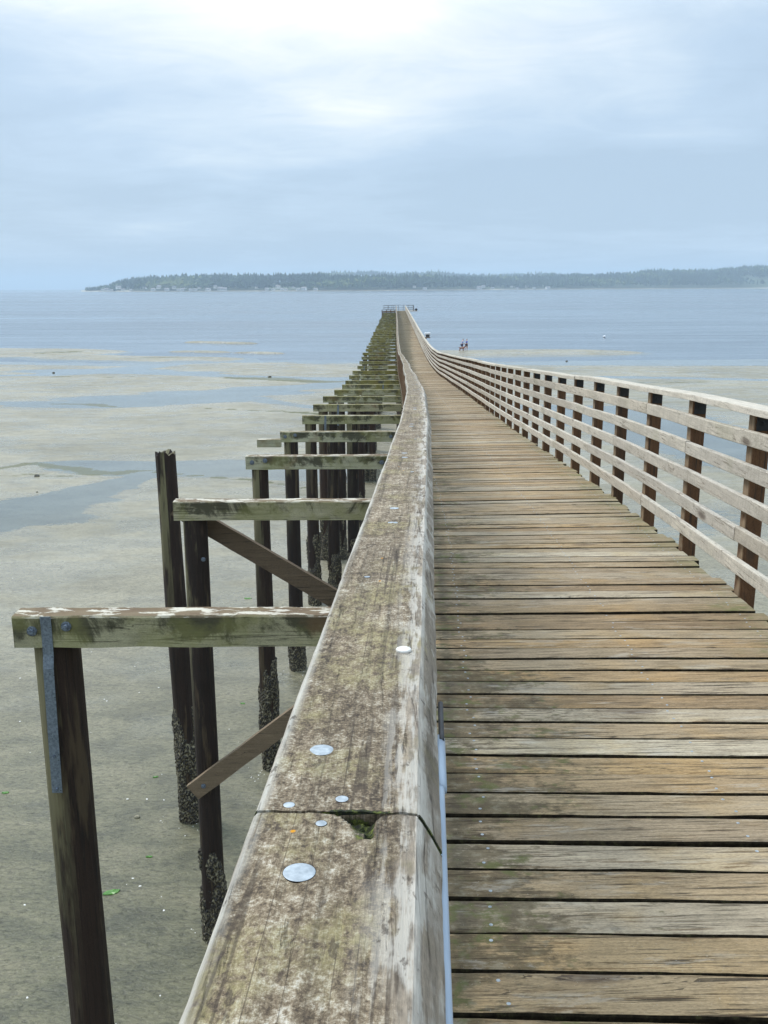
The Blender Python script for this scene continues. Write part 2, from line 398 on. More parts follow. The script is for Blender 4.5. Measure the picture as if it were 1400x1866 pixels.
def beam_stain(n, p, q, c, rnd):
    X, Y, Z = n.xyz(p)
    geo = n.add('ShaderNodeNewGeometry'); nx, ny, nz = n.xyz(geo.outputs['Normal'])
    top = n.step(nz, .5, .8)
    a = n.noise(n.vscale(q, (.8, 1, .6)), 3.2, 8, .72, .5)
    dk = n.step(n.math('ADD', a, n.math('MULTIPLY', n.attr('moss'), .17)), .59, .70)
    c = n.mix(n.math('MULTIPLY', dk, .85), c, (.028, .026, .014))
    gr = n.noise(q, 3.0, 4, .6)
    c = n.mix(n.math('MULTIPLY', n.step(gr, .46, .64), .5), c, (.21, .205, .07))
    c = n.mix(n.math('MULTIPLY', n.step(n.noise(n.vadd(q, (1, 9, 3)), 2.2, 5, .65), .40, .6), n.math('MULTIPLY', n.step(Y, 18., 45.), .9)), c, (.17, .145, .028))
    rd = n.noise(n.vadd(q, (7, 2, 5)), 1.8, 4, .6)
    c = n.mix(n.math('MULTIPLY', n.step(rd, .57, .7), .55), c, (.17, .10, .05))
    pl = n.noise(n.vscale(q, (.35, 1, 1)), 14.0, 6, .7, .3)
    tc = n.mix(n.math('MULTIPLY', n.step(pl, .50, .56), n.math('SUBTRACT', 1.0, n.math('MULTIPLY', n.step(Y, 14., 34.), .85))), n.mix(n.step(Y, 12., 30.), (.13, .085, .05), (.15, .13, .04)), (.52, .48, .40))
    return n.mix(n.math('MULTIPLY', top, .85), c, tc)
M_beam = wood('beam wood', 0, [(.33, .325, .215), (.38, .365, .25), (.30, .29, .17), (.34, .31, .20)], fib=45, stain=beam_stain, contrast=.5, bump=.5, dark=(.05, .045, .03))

def pile_stain(n, p, q, c, rnd):
    st = n.noise(n.vscale(q, (1, 1, .10)), 9.0, 5, .6)
    c = n.mix(n.math('MULTIPLY', n.step(st, .56, .66),   .6), c, (.10, .072, .04))
    X, Y, Z = n.xyz(p)
    up = n.step(Z, 4.2, 6.8)
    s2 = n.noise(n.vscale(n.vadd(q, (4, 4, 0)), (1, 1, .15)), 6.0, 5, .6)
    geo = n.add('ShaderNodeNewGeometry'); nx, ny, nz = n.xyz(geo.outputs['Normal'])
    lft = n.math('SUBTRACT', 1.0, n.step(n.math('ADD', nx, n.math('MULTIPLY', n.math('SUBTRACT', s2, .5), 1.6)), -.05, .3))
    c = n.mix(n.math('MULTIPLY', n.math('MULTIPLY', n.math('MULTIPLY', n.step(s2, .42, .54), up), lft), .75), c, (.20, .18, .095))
    return c
M_pile = wood('pile wood', 2, [(.022, .015, .012), (.034, .020, .014), (.018, .013, .011), (.042, .024, .016)], fib=40, stain=pile_stain, contrast=.9, bump=.9, rough=.7, dark=(.012, .010, .009))
M_brace = wood('brace wood', 0, [(.11, .08, .055), (.185, .135, .085), (.062, .042, .030)], fib=45, contrast=.7, bump=.4)

m, n = newmat('mussel crust'); M_mussel = m
p = n.obj()
vo = n.add('ShaderNodeTexVoronoi', {'Vector': n.vscale(p, (1, 1, .7)), 'Scale': 42.0}, feature='F1')
a = n.noise(p, 12.0, 5, .65)
c = n.ramp(n.math('ADD', n.math('MULTIPLY', vo.outputs['Distance'], .55), n.math('MULTIPLY', a, .6)), [(.38, (.007, .006, .006)), (.54, (.028, .022, .014)), (.64, (.075, .06, .034)), (.76, (.22, .195, .12))])
finish(n, c, .6, n.bump(n.math('SUBTRACT', 1.0, vo.outputs['Distance']), 1.0, .02), .5)

m, n = newmat('galvanised steel'); M_galv = m
p = n.obj(); a = n.noise(p, 160.0, 4, .6); b_ = n.noise(p, 30.0, 3, .6)
c = n.ramp(n.math('ADD', n.math('MULTIPLY', a, .5), n.math('MULTIPLY', b_, .5)), [(.38, (.20, .23, .25)), (.50, (.30, .335, .36)), (.62, (.41, .45, .475))])
finish(n, c, .55, n.bump(a, .2, .001), .5, .35)
m, n = newmat('weathered strap steel'); M_strap = m
p = n.obj(); a = n.noise(p, 60.0, 4, .6)
vo = n.add('ShaderNodeTexVoronoi', {'Vector': p, 'Scale': 32.0}, feature='F1')
c = n.ramp(a, [(.35, (.10, .125, .15)), (.65, (.20, .235, .27))])
c = n.mix(n.math('SUBTRACT', 1.0, n.step(vo.outputs['Distance'], .1, .16)), c, (.03, .03, .035))
finish(n, c, .5, None, .5, .3)
m, n = newmat('bolt steel'); M_bolt = m
p = n.obj(); c = n.ramp(n.noise(p, 90.0, 4, .6), [(.35, (.07, .085, .11)), (.65, (.22, .26, .31))]); finish(n, c, .5, None, .5, .4)
m, n = newmat('grey conduit plastic'); M_pipe = m
c = n.ramp(n.noise(n.vscale(n.obj(), (1, .1, 1)), 60.0, 4, .6), [(.3, (.20, .25, .31)), (.7, (.32, .38, .45))]); finish(n, c, .45)
m, n = newmat('black rubber'); M_black = m
c = n.ramp(n.noise(n.obj(), 30.0, 3, .6), [(.3, (.008, .008, .009)), (.7, (.025, .025, .027))]); finish(n, c, .6)
m, n = newmat('white painted board'); M_white = m
c = n.ramp(n.noise(n.obj(), 8.0, 4, .6), [(.3, (.62, .64, .66)), (.7, (.8, .81, .82))]); finish(n, c, .6)
m, n = newmat('end railing steel'); M_rsteel = m
c = n.ramp(n.noise(n.obj(), 8.0, 4, .6), [(.3, (.13, .13, .13)), (.7, (.24, .245, .25))]); finish(n, c, .5, None, .5, .4)

def plainmat(name, a, b_, sc=20.0, rough=.8):
    m, n = newmat(name)
    c = n.ramp(n.noise(n.obj(), sc, 4, .6), [(.3, a), (.7, b_)]); finish(n, c, rough); return m

# mud
m, n = newmat('tidal mud'); M_mud = m
p = n.obj(); wet = n.attr('wet'); weed = n.attr('weed')
X, Y, Z = n.xyz(p)
big = n.noise(n.vscale(p, (1, 1.6, 0)), .09, 5, .6, .5)
mid_ = n.noise(n.vscale(p, (1, 1.8, 0)), .8, 6, .65, .5)
rip = n.noise(n.vscale(p, (1, 2.6, 0)), 7.0, 4, .6, .9)
rip2 = n.noise(n.vscale(p, (1, 1.5, 0)), 17.0, 5, .65, .3)
fin = n.noise(p, 90.0, 3, .6)
c = n.ramp(big, [(.32, (.175, .158, .104)), (.5, (.228, .205, .140)), (.68, (.275, .248, .175))])
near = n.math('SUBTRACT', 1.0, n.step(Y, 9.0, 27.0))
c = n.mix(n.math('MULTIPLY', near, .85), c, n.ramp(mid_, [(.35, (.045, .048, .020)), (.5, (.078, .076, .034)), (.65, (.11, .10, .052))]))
c = n.mix(.6, c, n.mix(1.0, c, n.ramp(rip, [(.36, .42), (.50, 1.0), (.68, 1.2)]), 'MULTIPLY'))
c = n.mix(.5, c, n.mix(1.0, c, n.ramp(rip2, [(.34, .40), (.50, 1.0), (.66, 1.15)]), 'MULTIPLY'))
c = n.mix(.45, c, n.mix(1.0, c, n.ramp(mid_, [(.38, .62), (.52, 1.0), (.66, 1.2)]), 'MULTIPLY'))
wt = n.step(n.math('ADD', wet, n.math('ADD', n.math('MULTIPLY', n.math('SUBTRACT', mid_, .5), .7), n.math('MULTIPLY', n.math('SUBTRACT', n.noise(n.vscale(p, (1, 1.8, 0)), 5.0, 5, .7), .5), .35))), .44, .56)
c = n.mix(wt, c, n.mix(1.0, c, (.52, .60, .66), 'MULTIPLY'))
wd = n.step(n.math('ADD', weed, n.math('MULTIPLY', n.math('SUBTRACT', n.noise(n.vscale(p, (1, 1.5, 0)), 1.6, 7, .75), .5), 2.0)), .36, .60)
c = n.mix(n.math('MULTIPLY', wd, .85), c, n.ramp(rip2, [(.35, (.022, .028, .008)), (.62, (.10, .10, .028))]))
sc_ = n.noise(n.vscale(p, (1, 1.4, 0)), 5.0, 5, .75)
c = n.mix(n.math('MULTIPLY', n.step(sc_, .66, .70), .7), c, (.055, .05, .028))
dim = n.noise(n.vscale(n.vadd(p, (3, 8, 0)), (1, 1.7, 0)), 11.0, 4, .7, .4)
c = n.mix(n.math('MULTIPLY', n.step(dim, .58, .66), .6), c, n.mix(1.0, c, (.35, .36, .28), 'MULTIPLY'))
c = n.mix(n.math('MULTIPLY', n.math('SUBTRACT', 1.0, n.step(dim, .34, .42)), .25), c, n.mix(1.0, c, (1.5, 1.45, 1.3), 'MULTIPLY'))
wsp = n.noise(p, 33.0, 2, .5)
c = n.mix(n.math('MULTIPLY', n.step(wsp, .775, .79), .8), c, (.62, .60, .55))
film = n.step(n.math('ADD', n.math('ADD', n.noise(n.vscale(p, (1, 1.5, 0)), .35, 5, .6), n.math('MULTIPLY', wet, .2)), n.math('MULTIPLY', n.math('SUBTRACT', n.step(Y, 11., 21.), 1.0), .16)), .42, .60)
rr = n.add('ShaderNodeMix', {0: film, 2: .55, 3: .27}, data_type='FLOAT').outputs[0]
rr = n.add('ShaderNodeMix', {0: wt, 2: rr, 3: .09}, data_type='FLOAT').outputs[0]
rr = n.math('ADD', rr, n.math('MULTIPLY', wd, .3))
hh = n.math('ADD', n.math('ADD', n.math('MULTIPLY', rip, 1.0), n.math('MULTIPLY', n.math('SUBTRACT', rip2, n.math('MULTIPLY', n.step(dim, .56, .68), .8)), .36)), n.math('MULTIPLY', fin, .05))
bs = n.math('MULTIPLY', n.math('SUBTRACT', 1.0, n.math('MULTIPLY', wt, .96)), n.add('ShaderNodeMapRange', {0: Y, 1: 10.0, 2: 110.0, 3: .50, 4: .12}).outputs[0])
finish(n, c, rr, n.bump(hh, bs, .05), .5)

m, n = newmat('sea water'); M_sea = m
p = n.obj(); X, Y, Z = n.xyz(p)
lg = n.noise(n.vscale(p, (.0045, .022, 0)), 1.0, 5, .6, .6)
l2 = n.noise(n.vscale(p, (.0010, .0042, 0)), 1.0, 4, .6, .6)
l3 = n.noise(n.vscale(p, (.03, .14, 0)), 1.0, 5, .65, .5)
calm = n.math('ADD', n.math('MULTIPLY', lg, .35), n.math('ADD', n.math('MULTIPLY', l2, .4), n.math('MULTIPLY', l3, .25)))
calm = n.step(calm, .38, .64)
w1 = n.noise(n.vscale(p, (1, 1.7, 0)), .9, 4, .6, .4)
w2 = n.noise(n.vscale(p, (1, 1.5, 0)), 4.0, 3, .6, .2)
hh = n.math('ADD', w1, n.math('MULTIPLY', w2, .25))
stg = n.add('ShaderNodeMapRange', {0: calm, 1: 0., 2: 1., 3: .15, 4: .05}).outputs[0]
rg = n.add('ShaderNodeMapRange', {0: calm, 1: 0., 2: 1., 3: .24, 4: .08}).outputs[0]
c = n.mix(calm, (.050, .075, .10), (.085, .105, .125))
finish(n, c, rg, n.bump(hh, stg, .12), .5)

M_weed = plainmat('sea lettuce', (.035, .12, .01), (.08, .22, .02), 30, .35)
M_shell = plainmat('shell', (.5, .47, .42), (.75, .73, .68), 60, .5)
M_rock = plainmat('dark rock', (.03, .03, .025), (.12, .11, .08), 12, .7)

# ------------------------------------------------------------------ ground and sea
def seg_d(px, py, a, b_):
    ax, ay = a; bx, by = b_; dx, dy = bx - ax, by - ay
    t = max(0, min(1, ((px - ax) * dx + (py - ay) * dy) / (dx * dx + dy * dy + 1e-9)))
    return (px - ax - t * dx, py - ay - t * dy), t
# channels and puddles left by the tide: (points, half depth in metres seen from the deck, amount)
STR = .74
def stroke(pts, hw, amt=1.0):
    P = [shore(*q) for q in pts]
    return (P, [q * STR for q in hw], amt, min(q[0] for q in P), max(q[0] for q in P), min(q[1] for q in P), max(q[1] for q in P))
WET = [stroke([(-300, 748), (0, 736), (160, 738), (300, 727), (420, 716), (520, 706), (640, 699), (740, 697)], [2.0, 1.6, 3.2, 4.2, 3.6, 2.6, 2.0, 2.0]),
       stroke([(150, 741), (330, 735), (470, 730), (600, 746), (700, 756)], [1.6, 1.5, 1.4, .8, .8], .6),
       stroke([(-300, 690), (0, 684), (90, 684), (170, 676), (300, 680), (420, 686), (560, 690), (640, 692)], [1.5, 1.5, 1.5, 4.5, 3.2, 1.5, 2.2, 4.0]),
       stroke([(230, 672), (300, 664), (340, 660)], [2.0, 1.8, 2.2], .8),
       stroke([(150, 845), (260, 852), (360, 855), (460, 852), (640, 866), (740, 870)], [1.2, 2.3, 3.0, 3.2, 2.2, 2.0], .95),
       stroke([(-200, 985), (0, 945), (110, 912), (190, 890), (250, 872)], [2.4, 1.8, 1.2, .8, .5], .9),
       stroke([(-300, 1120), (100, 1010), (360, 980), (760, 1000)], [3.0, 2.6, 2.2, 2.0], .33),
       stroke([(860, 663), (960, 657), (1120, 657), (1300, 657), (1600, 656)], [3.0, 9.5, 12., 13., 14.], 1.1),
       stroke([(1000, 742), (1080, 745), (1150, 760), (1250, 800), (1420, 850)], [2.0, 3.0, 3.2, 2.4, 2.0], .75),
       stroke([(1040, 687), (1120, 688), (1200, 689), (1420, 694)], [1.2, 2.0, 1.6, 1.8], .85),
       stroke([(1150, 1000), (1300, 940), (1500, 930)], [1.5, 2.2, 2.5], .5),
       ]
STR = .55
WEED = [stroke([(-50, 862), (60, 845), (120, 853), (190, 864), (260, 858)], [.3, .45, .7, .9, .4], .85),
        stroke([(260, 858), (340, 866), (450, 874), (560, 890)], [.3, .3, .3, .2], .8),
        stroke([(0, 868), (60, 866), (120, 868)], [.3, .5, .3], .6),
        stroke([(410, 688), (480, 690), (590, 696), (620, 696)], [.9, 2.2, 1.7, .6], .95),
        stroke([(100, 738), (160, 737), (210, 742)], [.5, 1.0, .6], .8),
        stroke([(380, 744), (470, 748), (570, 753), (640, 760)], [.2, .35, .8, .4], .8),
        stroke([(90, 687), (200, 688), (260, 686)], [.4, .6, .4], .7),
        stroke([(60, 650), (120, 648), (150, 647)], [.8, 1.4, .8], .8),
        stroke([(1080, 697), (1180, 698), (1280, 697)], [.4, .6, .4], .7),
        stroke([(270, 655), (330, 655), (400, 656)], [.6, .8, .5], .7)]
def mask(L, x_, y_, soft=.5):
    best = 0.0
    for P, hw, amt, x0, x1, y0, y1 in L:
        if y_ < y0 - 14 or y_ > y1 + 14 or x_ < x0 - 25 or x_ > x1 + 25: continue
        for i in range(len(P) - 1):
            (dx, dy), t = seg_d(x_, y_, P[i], P[i + 1])
            h = hw[i] + (hw[i + 1] - hw[i]) * t
            e = math.hypot(dx * .35, dy) / h
            v = amt * max(0.0, min(1.0, 1.5 - e * 1.0))
            if v > best: best = v
    return best
SPITS = [((sea_pt(850, 645)), (sea_pt(1010, 643)), 7.5, .42), ((sea_pt(-300, 640)), (sea_pt(30, 643)), 10., .5), ((sea_pt(180, 652)), (sea_pt(320, 655)), 5., .25),
         ((sea_pt(360, 624)), (sea_pt(440, 626)), 2.2, .30), ((sea_pt(340, 641)), (sea_pt(390, 642)), 1.8, .28), ((sea_pt(455, 643)), (sea_pt(490, 644)), 1.6, .24)]
def ground(x_, y_):
    nz = noise.noise(Vector((x_ * .05, y_ * .07, 3.3))) * .10 + noise.noise(Vector((x_ * .21, y_ * .3, 1.3))) * .025
    if y_ < -8: base = g0(-8) + (-8 - y_) * .12
    elif y_ < 112: base = g0(y_)
    elif y_ < 400: base = g0(112) - (y_ - 112) * .0152 * 1.25
    else: base = g0(112) - 288 * .019
    z_ = base + nz * min(1, max(.15, (y_ - 2) / 40))
    for a, b_, w_, hgt in SPITS:
        if abs(y_ - a[1]) > 40: continue
        (dx, dy), t = seg_d(x_, y_, a, b_)
        e = math.hypot(dx * .5, dy) / w_
        if e < 3: z_ = z_ + (max(z_, hgt * .8 + nz * .5) - z_) * math.exp(-(e ** 4)) if hgt > 0 else z_
    return z_
rows = [-400, -150, -60, -30, -15, -8, -4, 0, 3]
yy = 5.0
while yy < 190: rows.append(yy); yy *= 1.0105
rows += [195, 210, 230, 260, 320, 400, 800, 2000, 5000, 11900]
us = [-40, -10, -4, -2, -1.3, -1.0, -.8, -.68] + [-.6 + 1.2 * i / 420 for i in range(421)] + [.68, .8, 1.0, 1.3, 2, 4, 10, 40]
V = []; F = []; wet = []; weed = []
for y_ in rows:
    sc = max(y_, 0) + 12.0
    for u in us:
        x_ = max(-11900, min(11900, u * sc)) if abs(u) < 39 else (11900 if u > 0 else -11900)
        V.append((x_, y_, ground(x_, y_)))
        if 3 < y_ < 200 and abs(u) < 1.1:
            w_ = mask(WET, x_, y_); s_ = V[-1][2]
            w_ = max(w_, max(0, min(1, (.16 - s_) / .13)) * .75 if y_ > 60 else 0)
            wet.append(w_); weed.append(mask(WEED, x_, y_) * 1.0)
        else: wet.append(0.2); weed.append(0)
nc = len(us)
for j in range(len(rows) - 1):
    for i in range(nc - 1):
        k = j * nc + i; F.append((k, k + 1, k + nc + 1, k + nc))
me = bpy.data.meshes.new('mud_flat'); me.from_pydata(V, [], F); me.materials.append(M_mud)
for nm, dat in (('wet', wet), ('weed', weed)):
    a = me.attributes.new(nm, 'FLOAT', 'POINT'); a.data.foreach_set('value', dat)
me.polygons.foreach_set('use_smooth', [True] * len(F))
o = bpy.data.objects.new('mud_flat', me); col.objects.link(o); tag(o, kind='structure')
me = bpy.data.meshes.new('sea')
me.from_pydata([(-11950, -500, 0), (11950, -500, 0), (11950, 11950, 0), (-11950, 11950, 0)], [], [(0, 1, 2, 3)]); me.materials.append(M_sea)
o = bpy.data.objects.new('sea', me); col.objects.link(o); tag(o, kind='structure')

# ------------------------------------------------------------------ pier
pier = empty('pier', (0.9, 0, g0(0)))
tag(pier, 'long narrow weathered wooden pier running out to sea on dark piles', 'pier')
def part(mb, name, mats, smooth=False, parent=None):
    o = world_part(mb, name, mats, parent or pier, pier, smooth)
    if parent is not None and parent is not pier: o.matrix_parent_inverse = Matrix()
    return o

# deck boards
def deck_board(mb, D0, w, detail):
    D = D0 + w / 2
    t, sd_, up = frame(D)
    r = random.random()
    a0 = -.09 + random.uniform(-.02, .02); a1 = WID + random.uniform(-.03, .025)
    dz = random.uniform(-.004, .004)
    nseg = 60 if detail == 2 else (16 if detail == 1 else 1)
    rings = []
    c0 = Vector((cx(D), D, deck(D)))
    skew = random.uniform(-.004, .004)
    warp = random.uniform(-.004, .004)
    for i in range(nseg + 1):
        a = a0 + (a1 - a0) * i / nseg
        e0 = e1 = 0
        if detail:
            e0 = noise.noise(Vector((a * 4, r * 90, 1))) * .0035 + noise.noise(Vector((a * 19, r * 90, 5))) * .0017
            e1 = noise.noise(Vector((a * 4, r * 90, 8))) * .0035 + noise.noise(Vector((a * 19, r * 90, 15))) * .0017
            nk = noise.noise(Vector((a * 2.2, r * 70, 33)))
            if nk > .42: e0 += (nk - .42) * .05
        h = w / 2
        cz = dz + warp * math.sin(a * 2.3 + r * 9)
        prof = [(-h + e0 + .001, -.036), (h + e1 - .001, -.036), (h + e1, -.008), (h + e1 - .0025, -.0025), (h + e1 - .009, 0), (0, .0008), (-h + e0 + .009, 0), (-h + e0 + .0025, -.0025), (-h + e0, -.008)]
        rings.append([c0 + sd_ * a + Vector((0, 0, a * TILT)) + t * (q + skew * a) + up * (z_ + cz) for q, z_ in prof])
    f0 = len(mb.f)
    mb.sweep(rings, r)
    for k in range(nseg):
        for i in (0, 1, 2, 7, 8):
            if i != 2: mb.m[f0 + k * 9 + i] = 2  # sides and bottom painted dark so the gaps read as shaded
    if detail:
        for a in (.235, 1.0, WID - .12):
            for q in (-.038, .036):
                if random.random() < .88:
                    aa = a + random.uniform(-.012, .012)
                    P = c0 + sd_ * aa + Vector((0, 0, aa * TILT)) + t * (q + skew * aa) + up * (dz + warp * math.sin(aa * 2.3 + r * 9) + .0005)
                    mb.dome(P, .0050, .0012, up, 8, 1, r)
D = -2.0; near_n = 0; far = MB(); D_first = 1.15
while D < END:
    w = .1415 - random.choice([.006, .007, .008, .009, .011, .014])
    if random.random() < .12: w -= .004
    if D < D_first or near_n >= 100:
        deck_board(far, D, w, 0 if (D > 30 or D < 0) else 1)
    else:
        mb = MB(); deck_board(mb, D, w, 2 if near_n < 45 else 1); part(mb, 'deck_board', [M_deck, M_galv, M_gapshade_rim]); near_n += 1
    D += .1415
o = part(far, 'deck_board', [M_deck, M_galv, M_gapshade_rim]); tag(o, kind='stuff')

# stringers under the deck
for off in (.05, .9, 1.72):
    rings = []; D = -2.
    while D <= END:
        t, sd_, up = frame(D); c0 = Vector((cx(D), D, deck(D) - .042)) + sd_ * off
        rings.append([c0 + sd_ * a + Vector((0, 0, b_)) for a, b_ in ((-.05, -.215), (.05, -.215), (.05, 0), (-.05, 0))]); D += 2.
    mb = MB(); mb.sweep(rings, random.random()); part(mb, 'stringer', M_post)

# pile bents
bents = [BENT0 + BSP * k for k in range(-1, 43)]
pile_count = 0; far_piles = MB(); far_mussel = MB()
def pile_mesh(mb, x_, y_, z0, z1, r0, seed, seg=20, step=.25, lean=(0, 0)):
    rings = []; k = max(2, int((z1 - z0) / step)); rr_ = random.random()
    for i in range(k + 1):
        z_ = z0 + (z1 - z0) * i / k; rad = r0 * (1.06 - .10 * i / k)
        ox, oy = lean[0] * (z_ - z1), lean[1] * (z_ - z1)
        ring = []
        for j in range(seg):
            t = 2 * math.pi * j / seg
            q = rad * (1 + .07 * noise.noise(Vector((math.cos(t) * 1.6 + seed, math.sin(t) * 1.6, z_ * .35))) + .035 * noise.noise(Vector((math.cos(t) * 6 + seed, math.sin(t) * 6, z_ * .6))))
            ring.append((x_ + ox + math.cos(t) * q, y_ + oy + math.sin(t) * q, z_))
        rings.append(ring)
    mb.sweep(rings, rr_)
def mussel_mesh(mb, x_, y_, z0, z1, r0, seed, seg=34, step=.035, lean=(0, 0), ztop=0):
    rings = []; k = max(3, int((z1 - z0) / step))
    for i in range(k + 1):
        z_ = z0 + (z1 - z0) * i / k; f = i / k
        ox, oy = lean[0] * (z_ - ztop), lean[1] * (z_ - ztop)
        ring = []
        for j in range(seg):
            t = 2 * math.pi * j / seg
            cl = noise.noise(Vector((math.cos(t) * 1.2 + seed, math.sin(t) * 1.2, z_ * 2.0)))
            edge = min(1, max(0, (1 - f) * 3.2 - .4 + cl * 2.5 + random.uniform(-.25, .25)))
            thick = (.020 + .030 * cl + random.uniform(-.012, .015)) * edge - .012 * (1 - edge)
            q = r0 * 1.05 + thick
            ring.append((x_ + ox + math.cos(t) * q, y_ + oy + math.sin(t) * q, z_ + random.uniform(-.01, .01)))
        rings.append(ring)
    mb.sweep(rings, .5)
def add_pile(x_, y_, ztop, r0, mh, lean=(0, 0), notch=False, label=None):
    global pile_count
    zg = ground(x_, y_) - .5
    seed = random.uniform(0, 99)
    near = y_ < 30
    if pile_count < 100:
        mb = MB(); pile_mesh(mb, x_, y_, zg, ztop, r0, seed, 24 if near else 12, .2 if near else .6, lean); po = part(mb, 'pile', M_pile)
        mb = MB(); mussel_mesh(mb, x_, y_, zg + .4, zg + .5 + mh, r0, seed, 36 if near else 14, .035 if near else .15, lean, ztop)
        mo = part(mb, 'mussel_crust', M_mussel, parent=po)
    else:
        pile_mesh(far_piles, x_, y_, zg, ztop, r0, seed, 8, 1.5, lean); mussel_mesh(far_mussel, x_, y_, zg + .4, zg + .5 + mh, r0, seed, 10, .3, lean, ztop)
    pile_count += 1
def bolt(P, rad=.03, parent=None, nrm=(0, -1, 0)):
    mb = MB(); P = Vector(P); nn = Vector(nrm)
    mb.tube(P - nn * .003, P + nn * .006, rad, rad * .96, 20)
    mb.tube(P + nn * .006, P + nn * .024, rad * .52, rad * .46, 6)
    return part(mb, 'bolt', M_bolt, parent=parent)
LEFTX = {0: -2.31, 1: -2.27, 2: -2.12, 3: -2.06, 4: -1.99}
for kb, D in enumerate(bents):
    k = kb - 1
    zt = deck(D) - (.245 if k < 2 else .235)
    xl = LEFTX.get(k, cx(D) - 2.55 + random.uniform(-.07, .07))
    if k == 3: xl = -2.06
    xr = cx(D) + 2.1
    if k in (5, 6, 8): xl -= random.uniform(.0, .12)
    hgt = .205; dep = .17
    mb = MB(); rings = []; ws = []; r_ = random.random()
    ns = 60 if k < 3 else 14 if k < 10 else 4
    sag = random.uniform(-.01, .01)
    for i in range(ns + 1):
        a = xl + (xr - xl) * i / ns
        e = [noise.noise(Vector((a * 3, k * 9 + j, 2))) * .006 + noise.noise(Vector((a * 17, k * 9 + j, 2))) * .003 for j in range(6)]
        y0 = D; y1 = D + dep
        ring = [(a, y0 + e[0], zt - hgt + e[1]), (a, y0 + .004 + e[0], zt - hgt * .5), (a, y0 + e[2], zt - .012 + e[3]), (a, y0 + .010 + e[2], zt + e[3]),
                (a, y1 - .01, zt + e[4]), (a, y1, zt - .012 + e[4]), (a, y1 + e[5], zt - hgt + e[1])]
        rings.append([(q[0], q[1], q[2] + sag * (a - xl) / 4) for q in ring][::-1])
        ws.append([0.0, .9, 1., .55, .9, .35, .0][::-1])
    mb.sweep(rings, r_, w=ws)
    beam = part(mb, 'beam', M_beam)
    if k < 22:
        pr = .155
        if k in (0, 2, 3):
            bx = (-2.19, -1.975) if k == 0 else (xl + .10, xl + .30)
            for b_, dzz in ((bx[0], -.095), (bx[1], -.065)): bolt((b_, D - .002, zt + dzz), .032 if k == 0 else .036, beam)
        if k in (2, 3):
            bolt((cx(D) - .62 + .1 * k, D - .002, zt - .10), .036, beam)
            if k == 3: bolt((cx(D) - .05, D - .002, zt - .10), .036, beam)
    px_l = {0: -2.105, 1: -2.07, 2: -1.92, 3: -1.86, 4: -1.80}.get(k, xl + .26 + random.uniform(-.05, .08))
    mh = {0: 1.9, 1: 1.25, 2: 1.95, 3: .9, 4: 1.9, 5: 1.7}.get(k, random.uniform(1.0, 2.0))
    add_pile(px_l, D + (.165 if k == 0 else .14), zt - hgt - .002, .145 if k == 0 else random.uniform(.13, .15), mh, lean=(random.uniform(-.004, .004), 0))
    if k >= 4: add_pile(px_l + random.uniform(.5, .75), D + .14, zt - hgt - .002, .14, random.uniform(.8, 2.1), lean=(random.uniform(-.008, .008), 0))
    if k >= 4 and k % 2 == 0: add_pile(xl + 1.25 + random.uniform(-.1, .1), D + dep * .5 + .02, zt - hgt - .002, .14, random.uniform(.7, 1.8))
    add_pile(cx(D) + .02 + random.uniform(-.06, .06), D + dep * .5 + .02, zt - hgt - .002, .145, random.uniform(1., 1.9))
    add_pile(cx(D) + 1.65 + random.uniform(-.06, .06), D + dep * .5 + .02, zt - hgt - .002, .145, random.uniform(1., 1.9))
    # steel strap from the beam down the pile
    if k in (0, 4, 5, 8, 12):
        if k == 0: sx, w_, zl = -2.095, .066, -1.19
        elif k == 8: sx, w_, zl = cx(D) - .75, .06, -.35
        else: sx, w_, zl = px_l + {4: .38, 5: .45}.get(k, .1), .05, -.62
        mb = MB(); L = 14
        rings = []
        for i in range(L + 1):
            zq = zt + .004 + (zl - .004) * i / L
            yq = D - .012 - (.006 if i in (0,) else 0) + (.010 * math.sin(i * .8) * .3)
            if k == 0 and i > 3: yq = D - .022 - .0012 * i
            rings.append([(sx - w_ / 2 - .0015 * i, yq, zq), (sx + w_ / 2 - .0015 * i, yq, zq), (sx + w_ / 2 - .0015 * i, yq + .005, zq), (sx - w_ / 2 - .0015 * i, yq + .005, zq)])
        mb.sweep(rings, 0)
        st = part(mb, 'strap', M_strap, parent=beam)
        if k == 0:
            for q in (-.93, -1.16): bolt((sx - .019, D - .040, zt + q), .010, beam)
    # braces
    if k == 1:
        def brace(p0, p1, wd, th, r0):
            p0, p1 = Vector(p0), Vector(p1); d_ = (p1 - p0); L = d_.length; d_.normalize()
            up = Vector((-d_.z, 0, d_.x)).normalized()
            mb = MB(); rings = []
            for i in range(21):
                c0 = p0 + d_ * L * i / 20; e = noise.noise(Vector((i * .7, r0 * 9, 1))) * .005
                rings.append([c0 + up * a * (wd / 2 + e) + Vector((0, b_, 0)) for a, b_ in ((-1, 0), (-1, th), (1, th), (1, 0))][::-1])
            mb.sweep(rings, r0); return part(mb, 'brace', M_brace)
        brace((-2.32, D + .30, ZC - 2.36), (.35, D + .30, ZC - 4.02), .21, .07, .1)
        bo = brace((-2.22, D - .085, ZC - 5.66), (.30, D - .085, ZC - 3.68), .21, .06, .62)
        bolt((-2.09, D - .088, ZC - 5.57), .028, bo)
        bolt((-1.96, D - .062, ZC - 2.86), .024, None)
mb = MB(); mb.box((-2.22, 17.75, ZC - 2.93), (.46, .14, .15), .3); part(mb, 'beam', M_beam)
o = part(far_piles, 'pile', M_pile); tag(o, kind='stuff')
mo = part(far_mussel, 'mussel_crust', M_mussel, parent=o); tag(mo, kind='stuff')

